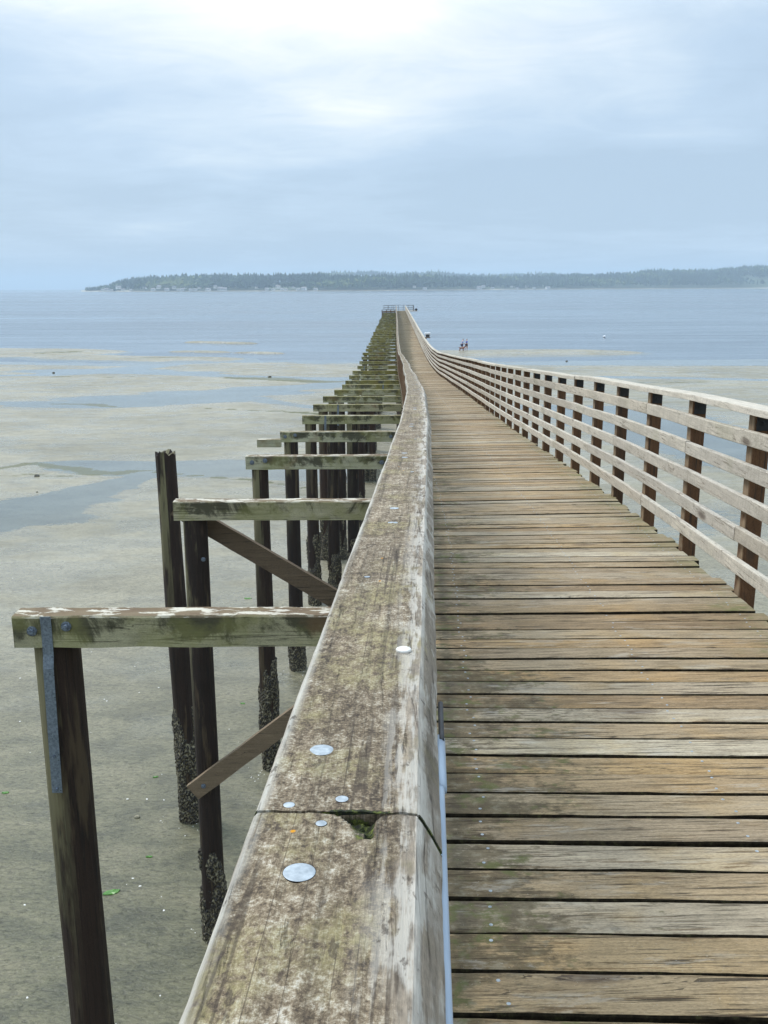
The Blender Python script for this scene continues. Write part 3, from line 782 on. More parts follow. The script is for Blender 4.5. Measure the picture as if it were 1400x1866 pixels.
# pier head: wider platform with fascia
mb = MB(); zE = deck(END)
for i in range(30):
    mb.box((cx(END) + .95, END + .08 + i * .145, zE - .03), (6.6, .138, .04), random.random())
o = part(mb, 'head_platform', M_deck)
mb = MB()
for i in range(4): mb.box((cx(END) - 1.55, END - .05, zE - .10 - i * .24), (2.6, .05, .19), random.random())
for i in range(4): mb.box((cx(END) - 2.8 + i * .85, END - .10, zE - .35), (.16, .05, 1.3), .3)
part(mb, 'fascia', M_post)

# free standing old pile
zg = ground(-2.97, 12.5)
root = empty('old_pile', (-2.95, 12.5, zg))
tag(root, 'tall lone dark pile with a broken top standing left of the second beam', 'pile')
mb = MB(); random.seed(21)
rings = []; zt = ZC - 2.17; z0 = zg - .5; k = 44
for i in range(k + 1):
    z_ = z0 + (zt - z0) * i / k; ring = []
    for j in range(26):
        t = 2 * math.pi * j / 26
        q = .142 * (1.10 - .14 * i / k) * (1 + .10 * noise.noise(Vector((math.cos(t) * 1.6, math.sin(t) * 1.6, z_ * .5))) + .05 * noise.noise(Vector((math.cos(t) * 7, math.sin(t) * 7, z_ * .8))))
        zz_ = z_ + (random.uniform(-.05, .02) if i == k else 0)
        ring.append((-2.93 + (z_ - zg) * -.012 + math.cos(t) * q, 12.5 + math.sin(t) * q, zz_))
    rings.append(ring)
top = [(-2.93 + (zt - zg) * -.012 + (p_[0] + 2.93 + (zt - zg) * .012) * .45, 12.5 + (p_[1] - 12.5) * .45, zt - .07) for p_ in rings[-1]]
rings.append(top)
mb.sweep(rings, .2)
po = world_part(mb, 'shaft', M_pile, root)
mb = MB(); mussel_mesh(mb, -2.93, 12.5, zg - .1, zg + 1.85, .150, 3.3, 38, .035, (-.012, 0), zg)
world_part(mb, 'mussel_crust', M_mussel, root)
random.seed(11)

# ------------------------------------------------------------------ railings
def railing(root, side):
    """side +1: right railing, -1: left railing"""
    def rp(mb, name, mats, parent=None, smooth=False):
        o = world_part(mb, name, mats, parent or root, root, smooth)
        if parent is not None: o.matrix_parent_inverse = Matrix()
        return o
    edge = WID if side > 0 else 0.0
    post_o = edge + .047 if side > 0 else -.02
    board_o = edge - .019 if side > 0 else .045
    capo = edge + .028 if side > 0 else 0.0
    ph = .66 if side < 0 else .74
    # posts
    D = ph - 4 * 1.0675; cnt = 0; farp = MB()
    while D < END:
        D0_ = D
        if side > 0 and 5.3 < D < 9: D += .08
        t, sd_, up = frame(D)
        M = Matrix((sd_, Vector((-sd_.y, sd_.x, 0)), Vector((0, 0, 1)))).transposed()
        c0 = at(D, post_o, 0)
        h0, h1 = -.30, RAILH - .040
        use = cnt < 100 and D > (4 if side > 0 else .3)
        mb = MB() if use else farp
        mb.box(c0 + Vector((0, 0, (h0 + h1) / 2)), (.090, .090, h1 - h0), random.random(), 0, M, .004 if use else 0)
        if use:
            o = rp(mb, 'post', M_post); cnt += 1
            if side > 0 and D < 14:
                b2 = MB(); q = c0 + Vector((0, 0, RAILH - .085)) - Vector((-sd_.y, sd_.x, 0)) * .047
                b2.box(q + sd_ * .004, (.075, .006, .082), 0, 0, M, .002)
                b2.dome(q + sd_ * .0 - Vector((-sd_.y, sd_.x, 0)) * .004, .009, .005, (0, -1, 0), 10)
                rp(b2, 'post_bracket', M_black, o)
        D = D0_ + 1.0675
    if farp.v:
        o = rp(farp, 'post', M_post); tag(o, kind='stuff')
    # horizontal boards: five courses, butt joints staggered from course to course
    tops = [RAILH - .122 - .180 * i for i in range(5)]
    segs = []
    for i, tp in enumerate(tops):
        D = ph - BSP + [0, 3, 1, 2, 0][i] * 1.0675 - 1.0675 * 2
        while D < END:
            segs.append((D, min(D + BSP, END), tp, i)); D += BSP
    segs.sort(key=lambda q: q[0] if q[1] > (3 if side > 0 else 0) else 1e4 + q[0])
    cnt = 0; farb = MB()
    for (a, b_, tp, i) in segs:
        if a < -9: continue
        use = cnt < 100 and b_ > (3 if side > 0 else 0)
        mb = MB() if use else farb
        r_ = random.random(); rings = []
        ns = 24 if use and a < 30 else 6
        j0 = random.uniform(-.005, .005); j1 = random.uniform(-.005, .005)
        for k in range(ns + 1):
            f = k / ns; D = a + .005 + (b_ - a - .010) * f
            t, sd_, up = frame(D)
            c0 = at(D, board_o + noise.noise(Vector((D * .7, i * 5 + side, 2))) * .004, tp + j0 + (j1 - j0) * f + noise.noise(Vector((D * .8, i * 7, side * 3))) * .007)
            th, hh_ = .036, .081
            e = noise.noise(Vector((D * 9, i * 7, 4))) * .0016
            prof = [(-th / 2, -hh_ + .004), (-th / 2 + .004, -hh_), (th / 2 - .004, -hh_), (th / 2, -hh_ + .004), (th / 2, -.005), (th / 2 - .005, e), (-th / 2 + .005, e), (-th / 2, -.005)]
            rings.append([c0 + sd_ * p_ + Vector((0, 0, q)) for p_, q in prof])
        mb.sweep([rg_[::-1] for rg_ in rings], r_)
        if use:
            for k in range(4):
                pass
            rp(mb, 'rail_board', M_rail); cnt += 1
    o = rp(farb, 'rail_board', M_rail); tag(o, kind='stuff')
    # cap boards
    j0 = .66 if side < 0 else 1.6
    D = j0 - 2 * BSP; num = 0
    while D < END:
        a, b_ = D, min(D + BSP, END)
        fine = side < 0 and (abs(a - .66) < .01 or abs(b_ - .66) < .01)
        r_ = random.random(); rings = []; ws = []; cs = []
        dx = random.uniform(-.010, .010) if a > 4 else 0; dzz = random.uniform(-.012, .006) if a > 9 else 0
        if side > 0: dx *= .6; dzz *= .6
        # positions along
        if fine and abs(b_ - .66) < .01:
            Ds = [a + (0.1 - a) * i / 20 for i in range(20)] + [.1 + .558 * i / 150 for i in range(151)]
        elif fine:
            Ds = [.662 + .8 * (i / 130) for i in range(130)] + [1.462 + (b_ - .002 - 1.462) * i / 90 for i in range(91)]
        else:
            nn = 40 if a < 20 else 12 if a < 60 else 5
            Ds = [a + .002 + (b_ - a - .004) * i / nn for i in range(nn + 1)]
        cr = 44 if fine else (10 if a < 20 else 4)
        for Dk in Ds:
            t, sd_, up = frame(Dk)
            wob = noise.noise(Vector((Dk * .55, side * 4, 8))) * .012 + noise.noise(Vector((Dk * 2.2, side * 4, 8))) * .004
            if side < 0 and Dk < 4: wob *= .5
            c0 = at(Dk, capo + dx + wob, RAILH + dzz + noise.noise(Vector((Dk * .6, side * 7, 1))) * (.008 if Dk > 4 else .003))
            ht, hb = (.064, .0765) if side < 0 else (.068, .071)
            hl_ = .073 if side < 0 else .068
            er = noise.noise(Vector((Dk * 8, 3, side))) * .0012 + noise.noise(Vector((Dk * 34, 3, side))) * .0007
            el = noise.noise(Vector((Dk * 7, 9, side))) * .0015 + noise.noise(Vector((Dk * 30, 9, side))) * .0008
            pts = []; w_ = []
            top_pts = [(-hl_ + .003 + (ht + hl_ - .0105) * i / cr) for i in range(cr + 1)]
            for i, q in enumerate(top_pts):
                e = 0; mo_ = 0
                if fine:
                    e = noise.noise(Vector((q * 55, Dk * 9, 2))) * .0012 + noise.noise(Vector((q * 210, Dk * 28, 6))) * .0006
                    if Dk < .66:
                        X_ = q; u = (X_ - .009 - (.662 - Dk) * .30) / (.0155 * max(.25, 1 - (.662 - Dk) / .05)); v = (.662 - Dk) / .040
                        dd = u * u + v * v + noise.noise(Vector((q * 90, Dk * 90, 5))) * .9
                        s_ = max(0, min(1, (1.25 - dd) * 1.3)); e -= .010 * s_ * (1 + .5 * noise.noise(Vector((q * 260, Dk * 260, 1))))
                        mo_ = min(1, s_ * 1.3 + (.3 if s_ > 0 else 0))
                        d2 = ((X_ - .014) / .012) ** 2 + ((.632 - Dk) / .022) ** 2
                        mo_ = max(mo_, max(0, 1.0 - d2) * .6)
                # gentle crown and soft shoulders
                e -= .0007 * (q / ht) ** 2
                pts.append((q, e)); w_.append(mo_)
            prof = pts + [(ht - .0058 + er, -.0028), (ht - .004 + er, -.0052), (ht + .0045 + er, -.020), (hb + er, -.036), (hb - .004, -.038), (-hl_ - .003, -.038), (-hl_ - .007 + el, -.036), (-hl_ - .002 + el, -.008), (-hl_ + el, -.003)]
            if fine and Dk < .6625 and Dk > .661: w_ = [1.0 if -.014 < q < .034 else 0 for q in top_pts]
            w_ = w_ + [1.0 if fine and abs(Dk - .66) < .0025 else 0] * 9
            rings.append([c0 + sd_ * p_ + Vector((0, 0, q)) for p_, q in prof]); ws.append(w_); cs.append([p_ for p_, q in prof])
        mb = MB(); mb.sweep(rings, r_, w=ws, cr=cs)
        if side > 0: mb.m = [0] * len(mb.f)
        co = rp(mb, 'cap_board', M_cap if side < 0 else M_capr)
        if side < 0:
            # bolt caps and nails along this board
            for (bd, bo_, rad, kind_) in CAPS:
                if a <= bd < b_:
                    P = cap_top(bd, bo_, dzz, dx)
                    t, sd_, up = frame(bd)
                    m2 = MB()
                    if kind_ == 'shell':
                        m2.dome(P, rad, .0035, up, 14); rp(m2, 'flattened_washer', M_shell, co)
                    else:
                        m2.dome(P, rad, 0.0009 if rad > .008 else .0007, up, 28 if rad > .008 else 14)
                        m2.tube(P - up * .004, P + up * .0002, rad * 1.035, rad * 1.03, 24, m=1)  # thin darker rim round the head
                        rp(m2, 'bolt_head' if rad > .008 else 'nail_head', [M_galv, M_gapshade_rim], co)
        D += BSP; num += 1
def cap_top(Dk, off, dzz, dx):
    t, sd_, up = frame(Dk)
    wob = noise.noise(Vector((Dk * .55, -4, 8))) * .012 + noise.noise(Vector((Dk * 2.2, -4, 8))) * .004
    if Dk < 4: wob *= .5
    return at(Dk, dx + wob + off, RAILH + dzz + noise.noise(Vector((Dk * .6, -7, 1))) * (.008 if Dk > 4 else .003) + .0002)
def cap_px(px, py):
    v = ray(px, py); r_ = -v.z / v.y
    D = 1.0
    for _ in range(30): D = (interp(HT, D) - RAILH) / r_ * .5 + D * .5
    return D, v.x / v.y * D - cx(D)
CAPS = []
for px, py, rad, kd in ((591, 1368, .0113, 'b'), (550, 1592, .0116, 'b'), (531, 1469, .0048, 'n'), (628, 1457, .0055, 'n'), (590, 1502, .0045, 'n'), (740, 1184, .0095, 'shell'),
                        (718, 927, .0105, 'b'), (716, 953, .0105, 'b'), (672, 1051, .005, 'n'), (750, 861, .006, 'n'), (736, 826, .0105, 'b'), (736, 834, .0105, 'b'), (757, 800, .006, 'n'), (750, 773, .011, 'b'), (749, 777, .011, 'b'),
                        (756, 746, .012, 'b'), (756, 743, .012, 'b')):
    D, o_ = cap_px(px, py); CAPS.append((D, o_, rad, kd))
for i in range(4, 14):
    dd = 7.3 + (i - 4) * 1.07
    for s_ in (-.018, .018): CAPS.append((dd + s_ * 3, .0 + s_, .012, 'b'))
root_l = empty('railing', (cx(0), 0, deck(0)))
tag(root_l, 'left railing with wide lichen-crusted cap board close to the camera, bolt heads along its top', 'railing')
railing(root_l, -1)
root_r = empty('railing', (cx(0) + WID, 0, deck(0)))
tag(root_r, 'right railing of five pale grey boards on dark brown posts, seen whole from the walkway', 'railing')
railing(root_r, 1)

# conduit along the walkway side of the left railing
root = empty('conduit', (cx(.5) + .08, .5, deck(.5) + .9))
tag(root, 'thin pale blue plastic conduit running under the near edge of the left cap board', 'conduit')
def pipe(mb, a, b_, rad, o0, hz, seg=16, nn=30):
    rings = []
    for i in range(nn + 1):
        D = a + (b_ - a) * i / nn; t, sd_, up = frame(D)
        c0 = at(D, o0, hz); rings.append([c0 + (sd_ * math.cos(q) + up * math.sin(q)) * rad for q in [2 * math.pi * j / seg for j in range(seg)]])
    mb.sweep(rings)
mb = MB(); pipe(mb, -.6, .86, .0055, .0738, RAILH - .048); world_part(mb, 'tube', M_pipe, root, smooth=True)
mb = MB(); pipe(mb, .79, .90, .0070, .0745, RAILH - .048, nn=3); world_part(mb, 'coupling', M_pipe, root, smooth=True)
mb = MB(); pipe(mb, .89, .99, .003, .0775, RAILH - .043, nn=6); world_part(mb, 'cable', M_black, root, smooth=True)

# steel railing round the pier head
root = empty('railing', (cx(END) + .95, END + 4.3, zE))
tag(root, 'thin grey steel railing round the far end platform of the pier', 'railing')
x0, x1 = cx(END) - 2.45, cx(END) + 3.5
def line(mb, a, b_, r_=.03): mb.tube(a, b_, r_, seg=8)
mb = MB()
for h in (.28, .62, 1.08):
    for A, B in (((x0, END + .1), (x0, END + 4.3)), ((x0, END + 4.3), (x1, END + 4.3)), ((x1, END + 4.3), (x1, END + .1)), ((x0, END + .1), (cx(END) - .1, END + .1)), ((cx(END) + WID + .15, END + .1), (x1, END + .1))):
        line(mb, (*A, zE + h), (*B, zE + h))
world_part(mb, 'rail', M_rsteel, root)
for q in [(x0 + (x1 - x0) * i / 6, END + 4.3) for i in range(7)] + [(x0, END + .1), (x0 + .8, END + .1), (x0 + 1.6, END + .1), (x1, END + .1), (x0, END + 2.2), (x1, END + 2.2)]:
    mb = MB(); line(mb, (*q, zE), (*q, zE + 1.14), .04); world_part(mb, 'post', M_rsteel, root)

# dark lamp hung off the right corner of the pier head
lx = 56.5 / 1725 * 190
root = empty('lamp', (lx + .3, END + .2, zE + .35))
tag(root, 'small black round lamp sticking out from the right corner of the pier head', 'lamp')
mb = MB(); mb.dome((lx + .35, END + .1, zE + .30), .26, .3, (0, -1, 0), 14); mb.dome((lx + .35, END + .12, zE + .30), .26, .25, (0, 1, 0), 14); world_part(mb, 'lamp_head', M_black, root)
mb = MB(); line(mb, (x1, END + .1, zE + .3), (lx + .3, END + .1, zE + .3), .03); world_part(mb, 'bracket', M_rsteel, root)

# white box outside the right railing
bd = 64.0; bx = cx(bd) + WID + .24; bz = deck(bd)
root = empty('sign_box', (bx, bd, bz))
tag(root, 'small white roofed box with a dark lower front mounted outside the right railing', 'box')
mb = MB(); mb.box((bx - .02, bd, bz + 1.25), (.30, .28, .20), 0, 0, None, .01); world_part(mb, 'body', M_white, root)
mb = MB(); mb.box((bx - .02, bd - .02, bz + 1.40), (.40, .36, .10), 0, 0, None, .01); world_part(mb, 'roof', M_white, root)
mb = MB(); mb.box((bx - .02, bd - .145, bz + 1.24), (.26, .012, .13)); world_part(mb, 'opening', M_black, root)
mb = MB(); mb.box((bx - .02, bd, bz + 1.12), (.36, .30, .05)); mb.box((bx - .13, bd, bz + .60), (.08, .08, 1.0)); world_part(mb, 'bracket', M_post, root)

# ------------------------------------------------------------------ things on the flats
def skin(name, pts, edges, mat, parent, sub=1, root_i=0):
    me = bpy.data.meshes.new(name); me.from_pydata([p_[0] for p_ in pts], edges, []); me.materials.append(mat)
    o = bpy.data.objects.new(name, me); col.objects.link(o); o.parent = parent
    md = o.modifiers.new('skin', 'SKIN'); md.use_smooth_shade = True
    for i, p_ in enumerate(pts):
        r_ = p_[1]; me.skin_vertices[0].data[i].radius = r_ if isinstance(r_, tuple) else (r_, r_)
        me.skin_vertices[0].data[i].use_root = (i == root_i)
    s_ = o.modifiers.new('sub', 'SUBSURF'); s_.levels = sub; s_.render_levels = sub
    return o
M_skin = plainmat('skin', (.42, .25, .18), (.50, .31, .22), 10, .6)
M_hair = plainmat('dark hair', (.015, .012, .01), (.03, .025, .02), 30, .6)
M_greyhair = plainmat('grey hair', (.3, .28, .26), (.4, .38, .35), 30, .6)
M_lightshirt = plainmat('pale shirt', (.30, .36, .60), (.40, .46, .68), 6, .8)
M_blueshirt = plainmat('blue shirt', (.02, .06, .42), (.03, .09, .55), 6, .8)
M_navy = plainmat('navy cloth', (.01, .015, .08), (.02, .025, .12), 6, .8)
M_brown = plainmat('dark shorts', (.06, .03, .04), (.09, .045, .055), 6, .8)
M_fur = plainmat('brown fur', (.20, .08, .05), (.30, .14, .09), 8, .9)
def person(x_, y_, rz, label, shirt, shorts, hair, lean, arm):
    root = empty('person', (x_, y_, max(ground(x_, y_), 0.0)), rz)
    tag(root, label, 'person', 'people walking on the sandbar')
    L = lean
    P = [((0, 0, .95), (.15, .11)), ((0, .03 + L * .3, 1.15), (.14, .10)), ((0, .03 + L * .8, 1.40), (.17, .10)), ((0, .04 + L, 1.50), .06), ((0, .06 + L * 1.15, 1.60), (.075, .09)), ((0, .06 + L * 1.2, 1.72), .07),
         ((-.10, .08, .88), .09), ((-.11, .20, .50), .062), ((-.11, .10, .10), .042), ((-.11, .24, .04), .035),
         ((.10, -.05, .88), .09), ((.11, -.02, .50), .062), ((.11, -.26, .14), .042), ((.11, -.16, .04), .035),
         ((-.20, .02 + L, 1.40), .055), ((-.25, .06 + arm * .2 + L, 1.14), .042), ((-.24, .22 + arm * .4 + L, .94 + arm * .1), .034), ((-.23, .28 + arm * .45 + L, .90 + arm * .1), .034),
         ((.20, .02 + L, 1.40), .055), ((.25, -.05 + arm * .2 + L, 1.14), .042), ((.24, .06 + arm * .4 + L, .92 + arm * .1), .034), ((.23, .12 + arm * .45 + L, .87 + arm * .1), .034)]
    E = [(0, 1), (1, 2), (2, 3), (3, 4), (4, 5), (0, 6), (6, 7), (7, 8), (8, 9), (0, 10), (10, 11), (11, 12), (12, 13), (2, 14), (14, 15), (15, 16), (16, 17), (2, 18), (18, 19), (19, 20), (20, 21)]
    skin('body', P, E, M_skin, root, 2)
    g = lambda p_, k: (p_[0], tuple(q + k for q in p_[1]) if isinstance(p_[1], tuple) else p_[1] + k)
    sh = [g(P[i], .02) for i in (0, 1, 2, 14, 15, 18, 19)]; skin('shirt', sh, [(0, 1), (1, 2), (2, 3), (3, 4), (2, 5), (5, 6)], shirt, root, 2)
    kn = lambda i, j: ((P[i][0][0] * .35 + P[j][0][0] * .65, P[i][0][1] * .35 + P[j][0][1] * .65, P[i][0][2] * .35 + P[j][0][2] * .65), .095)
    skin('shorts', [g(P[0], .025), g(P[6], .025), kn(6, 7), g(P[10], .025), kn(10, 11)], [(0, 1), (1, 2), (0, 3), (3, 4)], shorts, root, 2)
    hp = P[5][0]; skin('hair', [((0, hp[1] - .03, hp[2] - .06), (.085, .085)), ((0, hp[1] - .01, hp[2] + .03), (.085, .095))], [(0, 1)], hair, root, 2)
    return root
ax_, ay_ = sea_pt(841.5, 643.5); bx_, by_ = sea_pt(850, 643.2)
person(ax_, ay_, R(-80), 'person with dark hair in pale shirt and navy shorts walking on the sandbar', M_lightshirt, M_navy, M_hair, .12, .5)
person(bx_, by_, R(-80), 'person in bright blue shirt and dark shorts walking ahead on the sandbar', M_blueshirt, M_brown, M_greyhair, .0, .1)
dx_, dy_ = sea_pt(842, 644.5)
root = empty('dog', (dx_, dy_, max(ground(dx_, dy_), 0)), R(-80))
tag(root, 'brown dog walking beside the person in the pale shirt', 'dog')
P = [((0, -.28, .50), (.10, .12)), ((0, 0, .47), (.10, .11)), ((0, .25, .50), (.12, .15)), ((0, .40, .64), (.07, .08)), ((0, .50, .74), (.075, .08)), ((0, .64, .70), (.04, .045)),
     ((-.08, .26, .30), .05), ((-.08, .28, .05), .03), ((.08, .22, .30), .05), ((.08, .16, .05), .03),
     ((-.08, -.26, .36), .07), ((-.08, -.36, .20), .035), ((-.08, -.30, .04), .03), ((.08, -.30, .36), .07), ((.08, -.44, .20), .035), ((.08, -.40, .04), .03), ((0, -.42, .58), .03), ((0, -.60, .66), .02),
     ((-.05, .47, .83), .022), ((.05, .47, .83), .022)]
skin('body', P, [(0, 1), (1, 2), (2, 3), (3, 4), (4, 5), (2, 6), (6, 7), (2, 8), (8, 9), (0, 10), (10, 11), (11, 12), (0, 13), (13, 14), (14, 15), (0, 16), (16, 17), (4, 18), (4, 19)], M_fur, root, 2)

# buoy
qx, qy = sea_pt(1101.5, 615)
root = empty('buoy', (qx, qy, 0)); tag(root, 'small white round mooring buoy floating alone on the calm water', 'buoy')
mb = MB(); mb.dome((qx, qy, .14), .26, .24, (0, 0, 1), 18); mb.dome((qx, qy, .14), .26, .2, (0, 0, -1), 18); world_part(mb, 'float', M_white, root, smooth=True)
mb = MB(); mb.tube((qx, qy, .36), (qx, qy, .48), .025, seg=8); world_part(mb, 'ring', M_rsteel, root)

# sea lettuce leaves, stones and shells on the near mud
def leaf(px, py, size, ang, label):
    x_, y_ = shore(px, py); z_ = ground(x_, y_)
    mb = MB(); k = 18; c0 = mb.vert((0, 0, .012)); ids = []; ids2 = []
    for i in range(k):
        t = 2 * math.pi * i / k; q = size * (1 + .35 * noise.noise(Vector((math.cos(t) * 1.4, math.sin(t) * 1.4, px))) )
        X_, Y_ = math.cos(t) * q, math.sin(t) * q * .45
        ids.append(mb.vert((X_ * math.cos(ang) - Y_ * math.sin(ang), X_ * math.sin(ang) + Y_ * math.cos(ang), .006 + .012 * random.random())))
        ids2.append(mb.vert((X_ * 1.02 * math.cos(ang) - Y_ * math.sin(ang), X_ * 1.02 * math.sin(ang) + Y_ * math.cos(ang), -.01)))
    for i in range(k):
        mb.face((c0, ids[i], ids[(i + 1) % k])); mb.face((ids[i], ids2[i], ids2[(i + 1) % k], ids[(i + 1) % k]))
    o = mb.build('seaweed', M_weed); o.location = (x_, y_, z_); tag(o, label, 'seaweed', 'green seaweed leaves on the mud')
leaf(203, 1626, .105, .35, 'largest bright green seaweed leaf lying on mud right of the nearest pile')
leaf(272, 1561, .045, .1, 'green seaweed leaf on mud just behind the largest leaf')
leaf(284, 1415, .045, .3, 'small green seaweed leaf lying left of the encrusted lone pile foot')
leaf(10, 1443, .06, .2, 'green seaweed leaf on mud at the left edge of the photo')
leaf(442, 1281, .045, 0, 'small green seaweed scrap lying just left of the third bent pile')
leaf(452, 1091, .10, 0, 'dark green seaweed lump on mud between the second and third beams')
def rock(px, py, s_, label, mat=M_rock):
    x_, y_ = shore(px, py); z_ = ground(x_, y_)
    mb = MB(); rings = []
    for i in range(6):
        f = i / 5; ring = []
        for j in range(10):
            t = 2 * math.pi * j / 10; q = s_ * math.sin(math.pi * (.12 + .8 * f)) ** .6 * (1 + .35 * noise.noise(Vector((math.cos(t) * 1.5, math.sin(t) * 1.5, px + f * 2))))
            ring.append((math.cos(t) * q, math.sin(t) * q * .8, -s_ * .3 + s_ * 1.1 * f))
        rings.append(ring)
    mb.sweep(rings); o = mb.build('rock', mat); o.location = (x_, y_, z_); tag(o, label, 'rock')
M_stone = plainmat('pale stone', (.16, .14, .09), (.30, .27, .19), 30, .8)
rock(250, 1489, .045, 'small tan stone on mud left of the encrusted lone pile', M_stone)
rock(68, 869, .12, 'dark weedy rock at the end of the green seaweed line on the left')
rock(98, 680, .16, 'dark rock beside the far narrow tide channel on the left')
rock(492, 688, .2, 'dark rock in the seaweed patch left of the far beams')
rock(68, 898, .045, 'small dark stone on wet sand left of the lone pile')
rock(1033, 658, .16, 'small dark rock in the shallow pond behind the right railing')
shells = []
random.seed(5)
for (px, py) in [(190, 1272), (289, 1251), (195, 1275), (37, 1233), (36, 1312), (232, 1455), (293, 1495), (299, 1457), (268, 1455), (45, 1648), (256, 1614), (283, 1222), (246, 1212), (108, 1590), (50, 1818), (242, 1600)]:
    x_, y_ = shore(px, py); shells.append((x_, y_, random.uniform(.012, .022)))
for (bx0, by0) in ((-2.93, 12.5), (-2.07, 9.85), (-1.92, 14.1), (-1.86, 18.3), (-2.05, 5.6)):
    for i in range(22):
        t = random.uniform(0, 6.3); q = random.uniform(.18, .55)
        shells.append((bx0 + math.cos(t) * q, by0 + math.sin(t) * q, random.uniform(.006, .013)))
for i in range(60):
    y_ = 7 + 30 * random.random() ** 1.5; x_ = random.uniform(-.46, -.0) * y_ if random.random() < .7 else random.uniform(.2, .5) * y_
    shells.append((x_, y_, random.uniform(.008, .02)))
sm = None
for i, (x_, y_, s_) in enumerate(shells):
    if sm is None:
        mb = MB(); rings = []
        for f, q in ((0, 1), (.45, .9), (.8, .55), (1, .15)): rings.append([(math.cos(t) * q * (1 + .25 * math.cos(t)), math.sin(t) * q * .75, f * .45 - .05) for t in [2 * math.pi * j / 9 for j in range(9)]])
        mb.sweep(rings); o = mb.build('shell', M_shell); sm = o
    else: o = sm.copy(); col.objects.link(o)
    o.location = (x_, y_, ground(x_, y_)); o.scale = (s_, s_, s_); o.rotation_euler = (0, 0, random.uniform(0, 6))
    tag(o, 'tiny white shell fragment lying on the wet mud', 'shell', 'shell fragments scattered on the mud')

# ------------------------------------------------------------------ far shore
SH = [(100, 2900, 527), (160, 2850, 527.5), (200, 2700, 518), (235, 2600, 509), (300, 2560, 503), (380, 2520, 500), (460, 2500, 501), (520, 2450, 501), (560, 2430, 499), (640, 2420, 501), (700, 2430, 501),
      (780, 2550, 501), (860, 2700, 503), (940, 2950, 503), (1000, 2950, 501), (1060, 2950, 499), (1130, 3000, 497), (1200, 3050, 492), (1280, 3100, 492), (1350, 3150, 486), (1420, 3200, 482), (1700, 3400, 478), (2100, 3600, 476)]
def hor(px): return 523.3 + (700 - px) * math.tan(R(ROLL))
def shore_geo(px):
    D = interp([(a, b_) for a, b_, c_ in SH], px); ty = interp([(a, c_) for a, b_, c_ in SH], px)
    return D, max(2., (hor(px) - ty) * (D + 330) / 1733)
def island(name, f, pa, pb, depth, stepx):
    V = []; F = []; px = pa; colsn = 0; J = 12
    while px <= pb:
        D, top = f(px); v = (px - 700) / 1733
        for j in range(J + 1):
            q = j / J; Dq = D + depth * q
            hq = -1 + (max(0, top - 17) + 1) * (1 - (1 - min(1, q * 1.8)) ** 2) * (1 if q < .7 else (1 - (q - .7) * 1.5)) + (2.5 if j else 0) + (noise.noise(Vector((px * .03, q * 3, 1))) * 4 if j > 1 else 0)
            if j == 1: hq = max(.8, min(hq, 2.0))
            V.append((v * Dq, Dq * (1 if j > 1 else 1), hq))
        px += stepx; colsn += 1
    for i in range(colsn - 1):
        for j in range(J):
            k = i * (J + 1) + j; F.append((k, k + 1, k + J + 2, k + J + 1)[::-1])
    me = bpy.data.meshes.new(name); me.from_pydata(V, [], F)
    o = bpy.data.objects.new(name, me); col.objects.link(o); tag(o, kind='structure'); return o, V, J
m, n = newmat('far shore ground'); M_isle = m
Z = n.xyz(n.obj())[2]
c = n.mix(n.step(Z, 2.0, 4.0), (.36, .32, .24), (.06, .08, .035)); finish(n, c, .9)
o, IV, IJ = island('hills', shore_geo, 150, 2100, 700, 12); o.data.materials.append(M_isle)
def shore_far(px):
    t = interp([(500, 504), (600, 497), (650, 494), (720, 496), (800, 496), (900, 500), (960, 498), (1020, 499), (1100, 500)], px)
    return 4300, max(3., (hor(px) - t) * 4600 / 1733)
o2, IV2, _ = island('hills', shore_far, 520, 1120, 700, 15); o2.data.materials.append(M_isle)
m, n = newmat('forest foliage'); M_forest = m
a = n.attr('rnd'); c = n.ramp(a, [(0., (.005, .014, .010)), (.40, (.014, .032, .016)), (.75, (.045, .075, .025)), (1., (.12, .14, .045))]); finish(n, c, .9, None, .2)
random.seed(3)
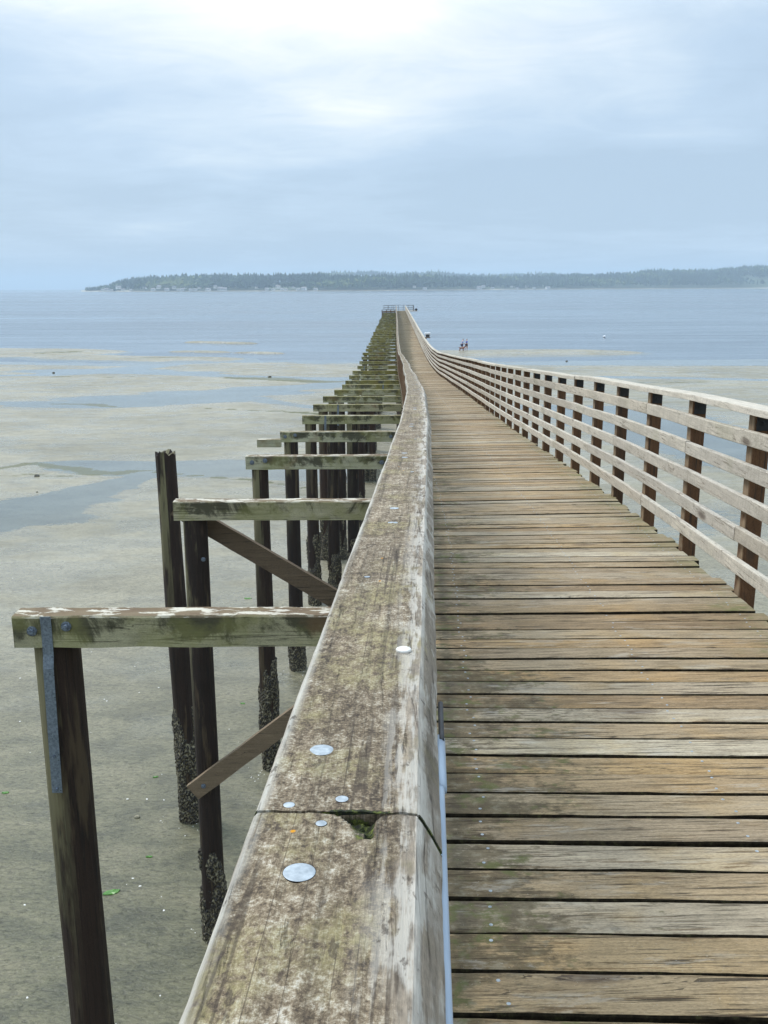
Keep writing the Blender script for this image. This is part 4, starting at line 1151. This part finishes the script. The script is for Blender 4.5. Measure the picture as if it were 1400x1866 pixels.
def forest(name, f, pa, pb, depth, count, label):
    mb = MB()
    for _ in range(count):
        px = random.uniform(pa, pb); D, top = f(px); q = random.random() ** 1.2 * .66 + .055
        if D > 3600 and random.random() < .2: continue
        Dq = D + depth * q; x_ = (px - 700) / 1733 * Dq
        z_ = -1 + (max(0, top - 12) + 1) * (1 - (1 - min(1, q * 1.8)) ** 2) + 2 + noise.noise(Vector((px * .03, q * 3, 1))) * 4
        clump = noise.noise(Vector((x_ * .006, Dq * .006, 4)))
        if clump < -.33 and q < .4: continue
        h = random.uniform(10, 26) * (1 + .25 * clump) * (1.15 if D > 3300 else 1); 
        if px < 215: h *= .35 + .65 * max(0, (px - 150) / 65)
        con = random.random() < .42
        r_ = min(1, max(0, .35 + clump * .9 + random.uniform(-.25, .25) - (.1 if con else -.15)))
        if con:
            rad = h * random.uniform(.20, .30); a0 = random.uniform(0, 6)
            for (b0, b1, k) in ((.08, .50, 1.), (.34, .76, .75), (.58, 1.0, .5)):
                base = [mb.vert((x_ + math.cos(a0 + t) * rad * k * random.uniform(.7, 1.2), Dq + math.sin(a0 + t) * rad * k, z_ + h * b0 + random.uniform(-.6, .6)), r_) for t in (0, 1.05, 2.1, 3.14, 4.2, 5.2)]
                tp_ = mb.vert((x_, Dq, z_ + h * b1), r_)
                for i in range(6): mb.face((base[i], base[(i + 1) % 6], tp_))
        else:
            h *= .8; rad = h * random.uniform(.32, .5)
            for bl_ in range(3):
                ox, oz = random.uniform(-.5, .5) * rad, h * random.uniform(.4, .72); rr_ = rad * random.uniform(.5, .75); a0 = random.uniform(0, 6)
                ring = [mb.vert((x_ + ox + math.cos(a0 + t) * rr_ * random.uniform(.8, 1.2), Dq + math.sin(a0 + t) * rr_, z_ + oz + random.uniform(-.2, .2) * rr_), r_) for t in (0, 1.25, 2.5, 3.77, 5.0)]
                u_ = mb.vert((x_ + ox, Dq, z_ + oz + rr_ * .9), r_); d_ = mb.vert((x_ + ox, Dq, z_ + oz - rr_), r_)
                for i in range(5): mb.face((ring[i], ring[(i + 1) % 5], u_)); mb.face((ring[(i + 1) % 5], ring[i], d_))
    o = mb.build(name, M_forest); tag(o, label, 'forest', kind='stuff')
forest('forest', shore_geo, 158, 1900, 700, 15000, 'dark evergreen forest covering the hills of the far shore')
forest('forest', shore_far, 525, 1100, 700, 3500, 'pale hazy forest on the hills behind the far shore')
M_roof = plainmat('grey roof', (.16, .15, .15), (.28, .26, .25), .5, .8)
M_hw = plainmat('pale house wall', (.55, .54, .50), (.75, .74, .70), .3, .8)
M_glass = plainmat('dark window', (.03, .04, .05), (.05, .06, .07), .5, .3)
HP = [(190, 0), (197, 0), (205, 0), (218, 1), (226, 0), (240, 0), (266, 1), (281, 0), (292, 1), (306, 0), (320, 1), (327, 0), (334, 0), (341, 1), (349, 0), (358, 0), (366, 1), (381, 0), (396, 1), (403, 0), (411, 0), (470, 1), (488, 0), (500, 0), (509, 1), (516, 0), (523, 0), (537, 1), (545, 0), (556, 0), (577, 0), (757, 1), (776, 0), (875, 0), (881, 1), (899, 0), (934, 1), (944, 0), (957, 2), (962, 1), (975, 0), (1000, 0), (1021, 2)]
proto = None
def house():
    root = empty('house', (0, 0, 0))
    mb = MB(); mb.box((0, 0, 2.4), (11, 8, 4.8)); a_ = [mb.vert((s_ * 5.5, y_, z_)) for s_ in (-1, 1) for y_, z_ in ((-4, 4.8), (4, 4.8), (0, 7.2))]
    mb.face((a_[0], a_[2], a_[1])); mb.face((a_[3], a_[4], a_[5])); mb.build('wall', M_hw, root)
    mb = MB()
    for s_ in (-1, 1):
        r0 = [(-6, s_ * 4.8, 4.5), (6, s_ * 4.8, 4.5), (6, 0, 7.5), (-6, 0, 7.5)]
        mb.sweep([[Vector(q) for q in r0][::s_], [Vector(q) + Vector((0, 0, .3)) for q in r0][::s_]])
    mb.build('roof', M_roof, root)
    for x_ in (-3.4, 0, 3.4):
        mb = MB(); mb.box((x_, -4.02, 2.6), (1.8, .1, 1.6)); mb.build('window', M_glass, root)
    return root
for i, (px, kd) in enumerate(HP):
    if proto is None: o = proto = house()
    else:
        o = proto.copy(); col.objects.link(o)
        for ch in proto.children:
            c_ = ch.copy(); col.objects.link(c_); c_.parent = o
    D, top = shore_geo(px); q = .045 + (.03 if kd == 1 else 0) + (.10 if kd == 2 else 0); Dq = D + 700 * q - 10
    o.location = ((px - 700) / 1733 * Dq, Dq, 2.0 + (5 if kd == 1 else 0) + (14 if kd == 2 else 0)); o.rotation_euler = (0, 0, random.uniform(-.5, .5)); s_ = random.uniform(.7, 1.25); o.scale = (s_, s_, s_ * random.uniform(.8, 1.1))
    ordn = ['first','second','third','fourth','fifth','sixth','seventh','eighth','ninth','tenth','eleventh','twelfth','thirteenth','fourteenth','fifteenth','sixteenth','seventeenth','eighteenth','nineteenth','twentieth','twenty-first']
    if px < 450: lab = ordn[i] + ' pale house along the far shore counted from its left tip'
    elif px < 700: lab = ordn[i - 21] + ' pale house from the left in the far shore row left of the pier end'
    elif px < 800: lab = ordn[i - 31] + ' pale house among trees on the far shore just right of the pier end'
    else: lab = ordn[i - 33] + ' pale house from the left on the far shore above the right railing'
    if 0: lab = 'pale house in the row near the left tip of the far shore'
    tag(o, lab, 'house', 'houses along the far shore')

# ------------------------------------------------------------------ haze
m, n = newmat('haze air')
v = n.add('ShaderNodeVolumePrincipled', {'Color': (.68, .85, 1.0, 1), 'Density': .00020, 'Anisotropy': 0.0})
n.add('ShaderNodeOutputMaterial', {'Volume': v.outputs[0]})
mb = MB(); mb.box((0, 5700, 55), (24100, 13000, 150)); o = mb.build('haze', m); tag(o, kind='stuff')
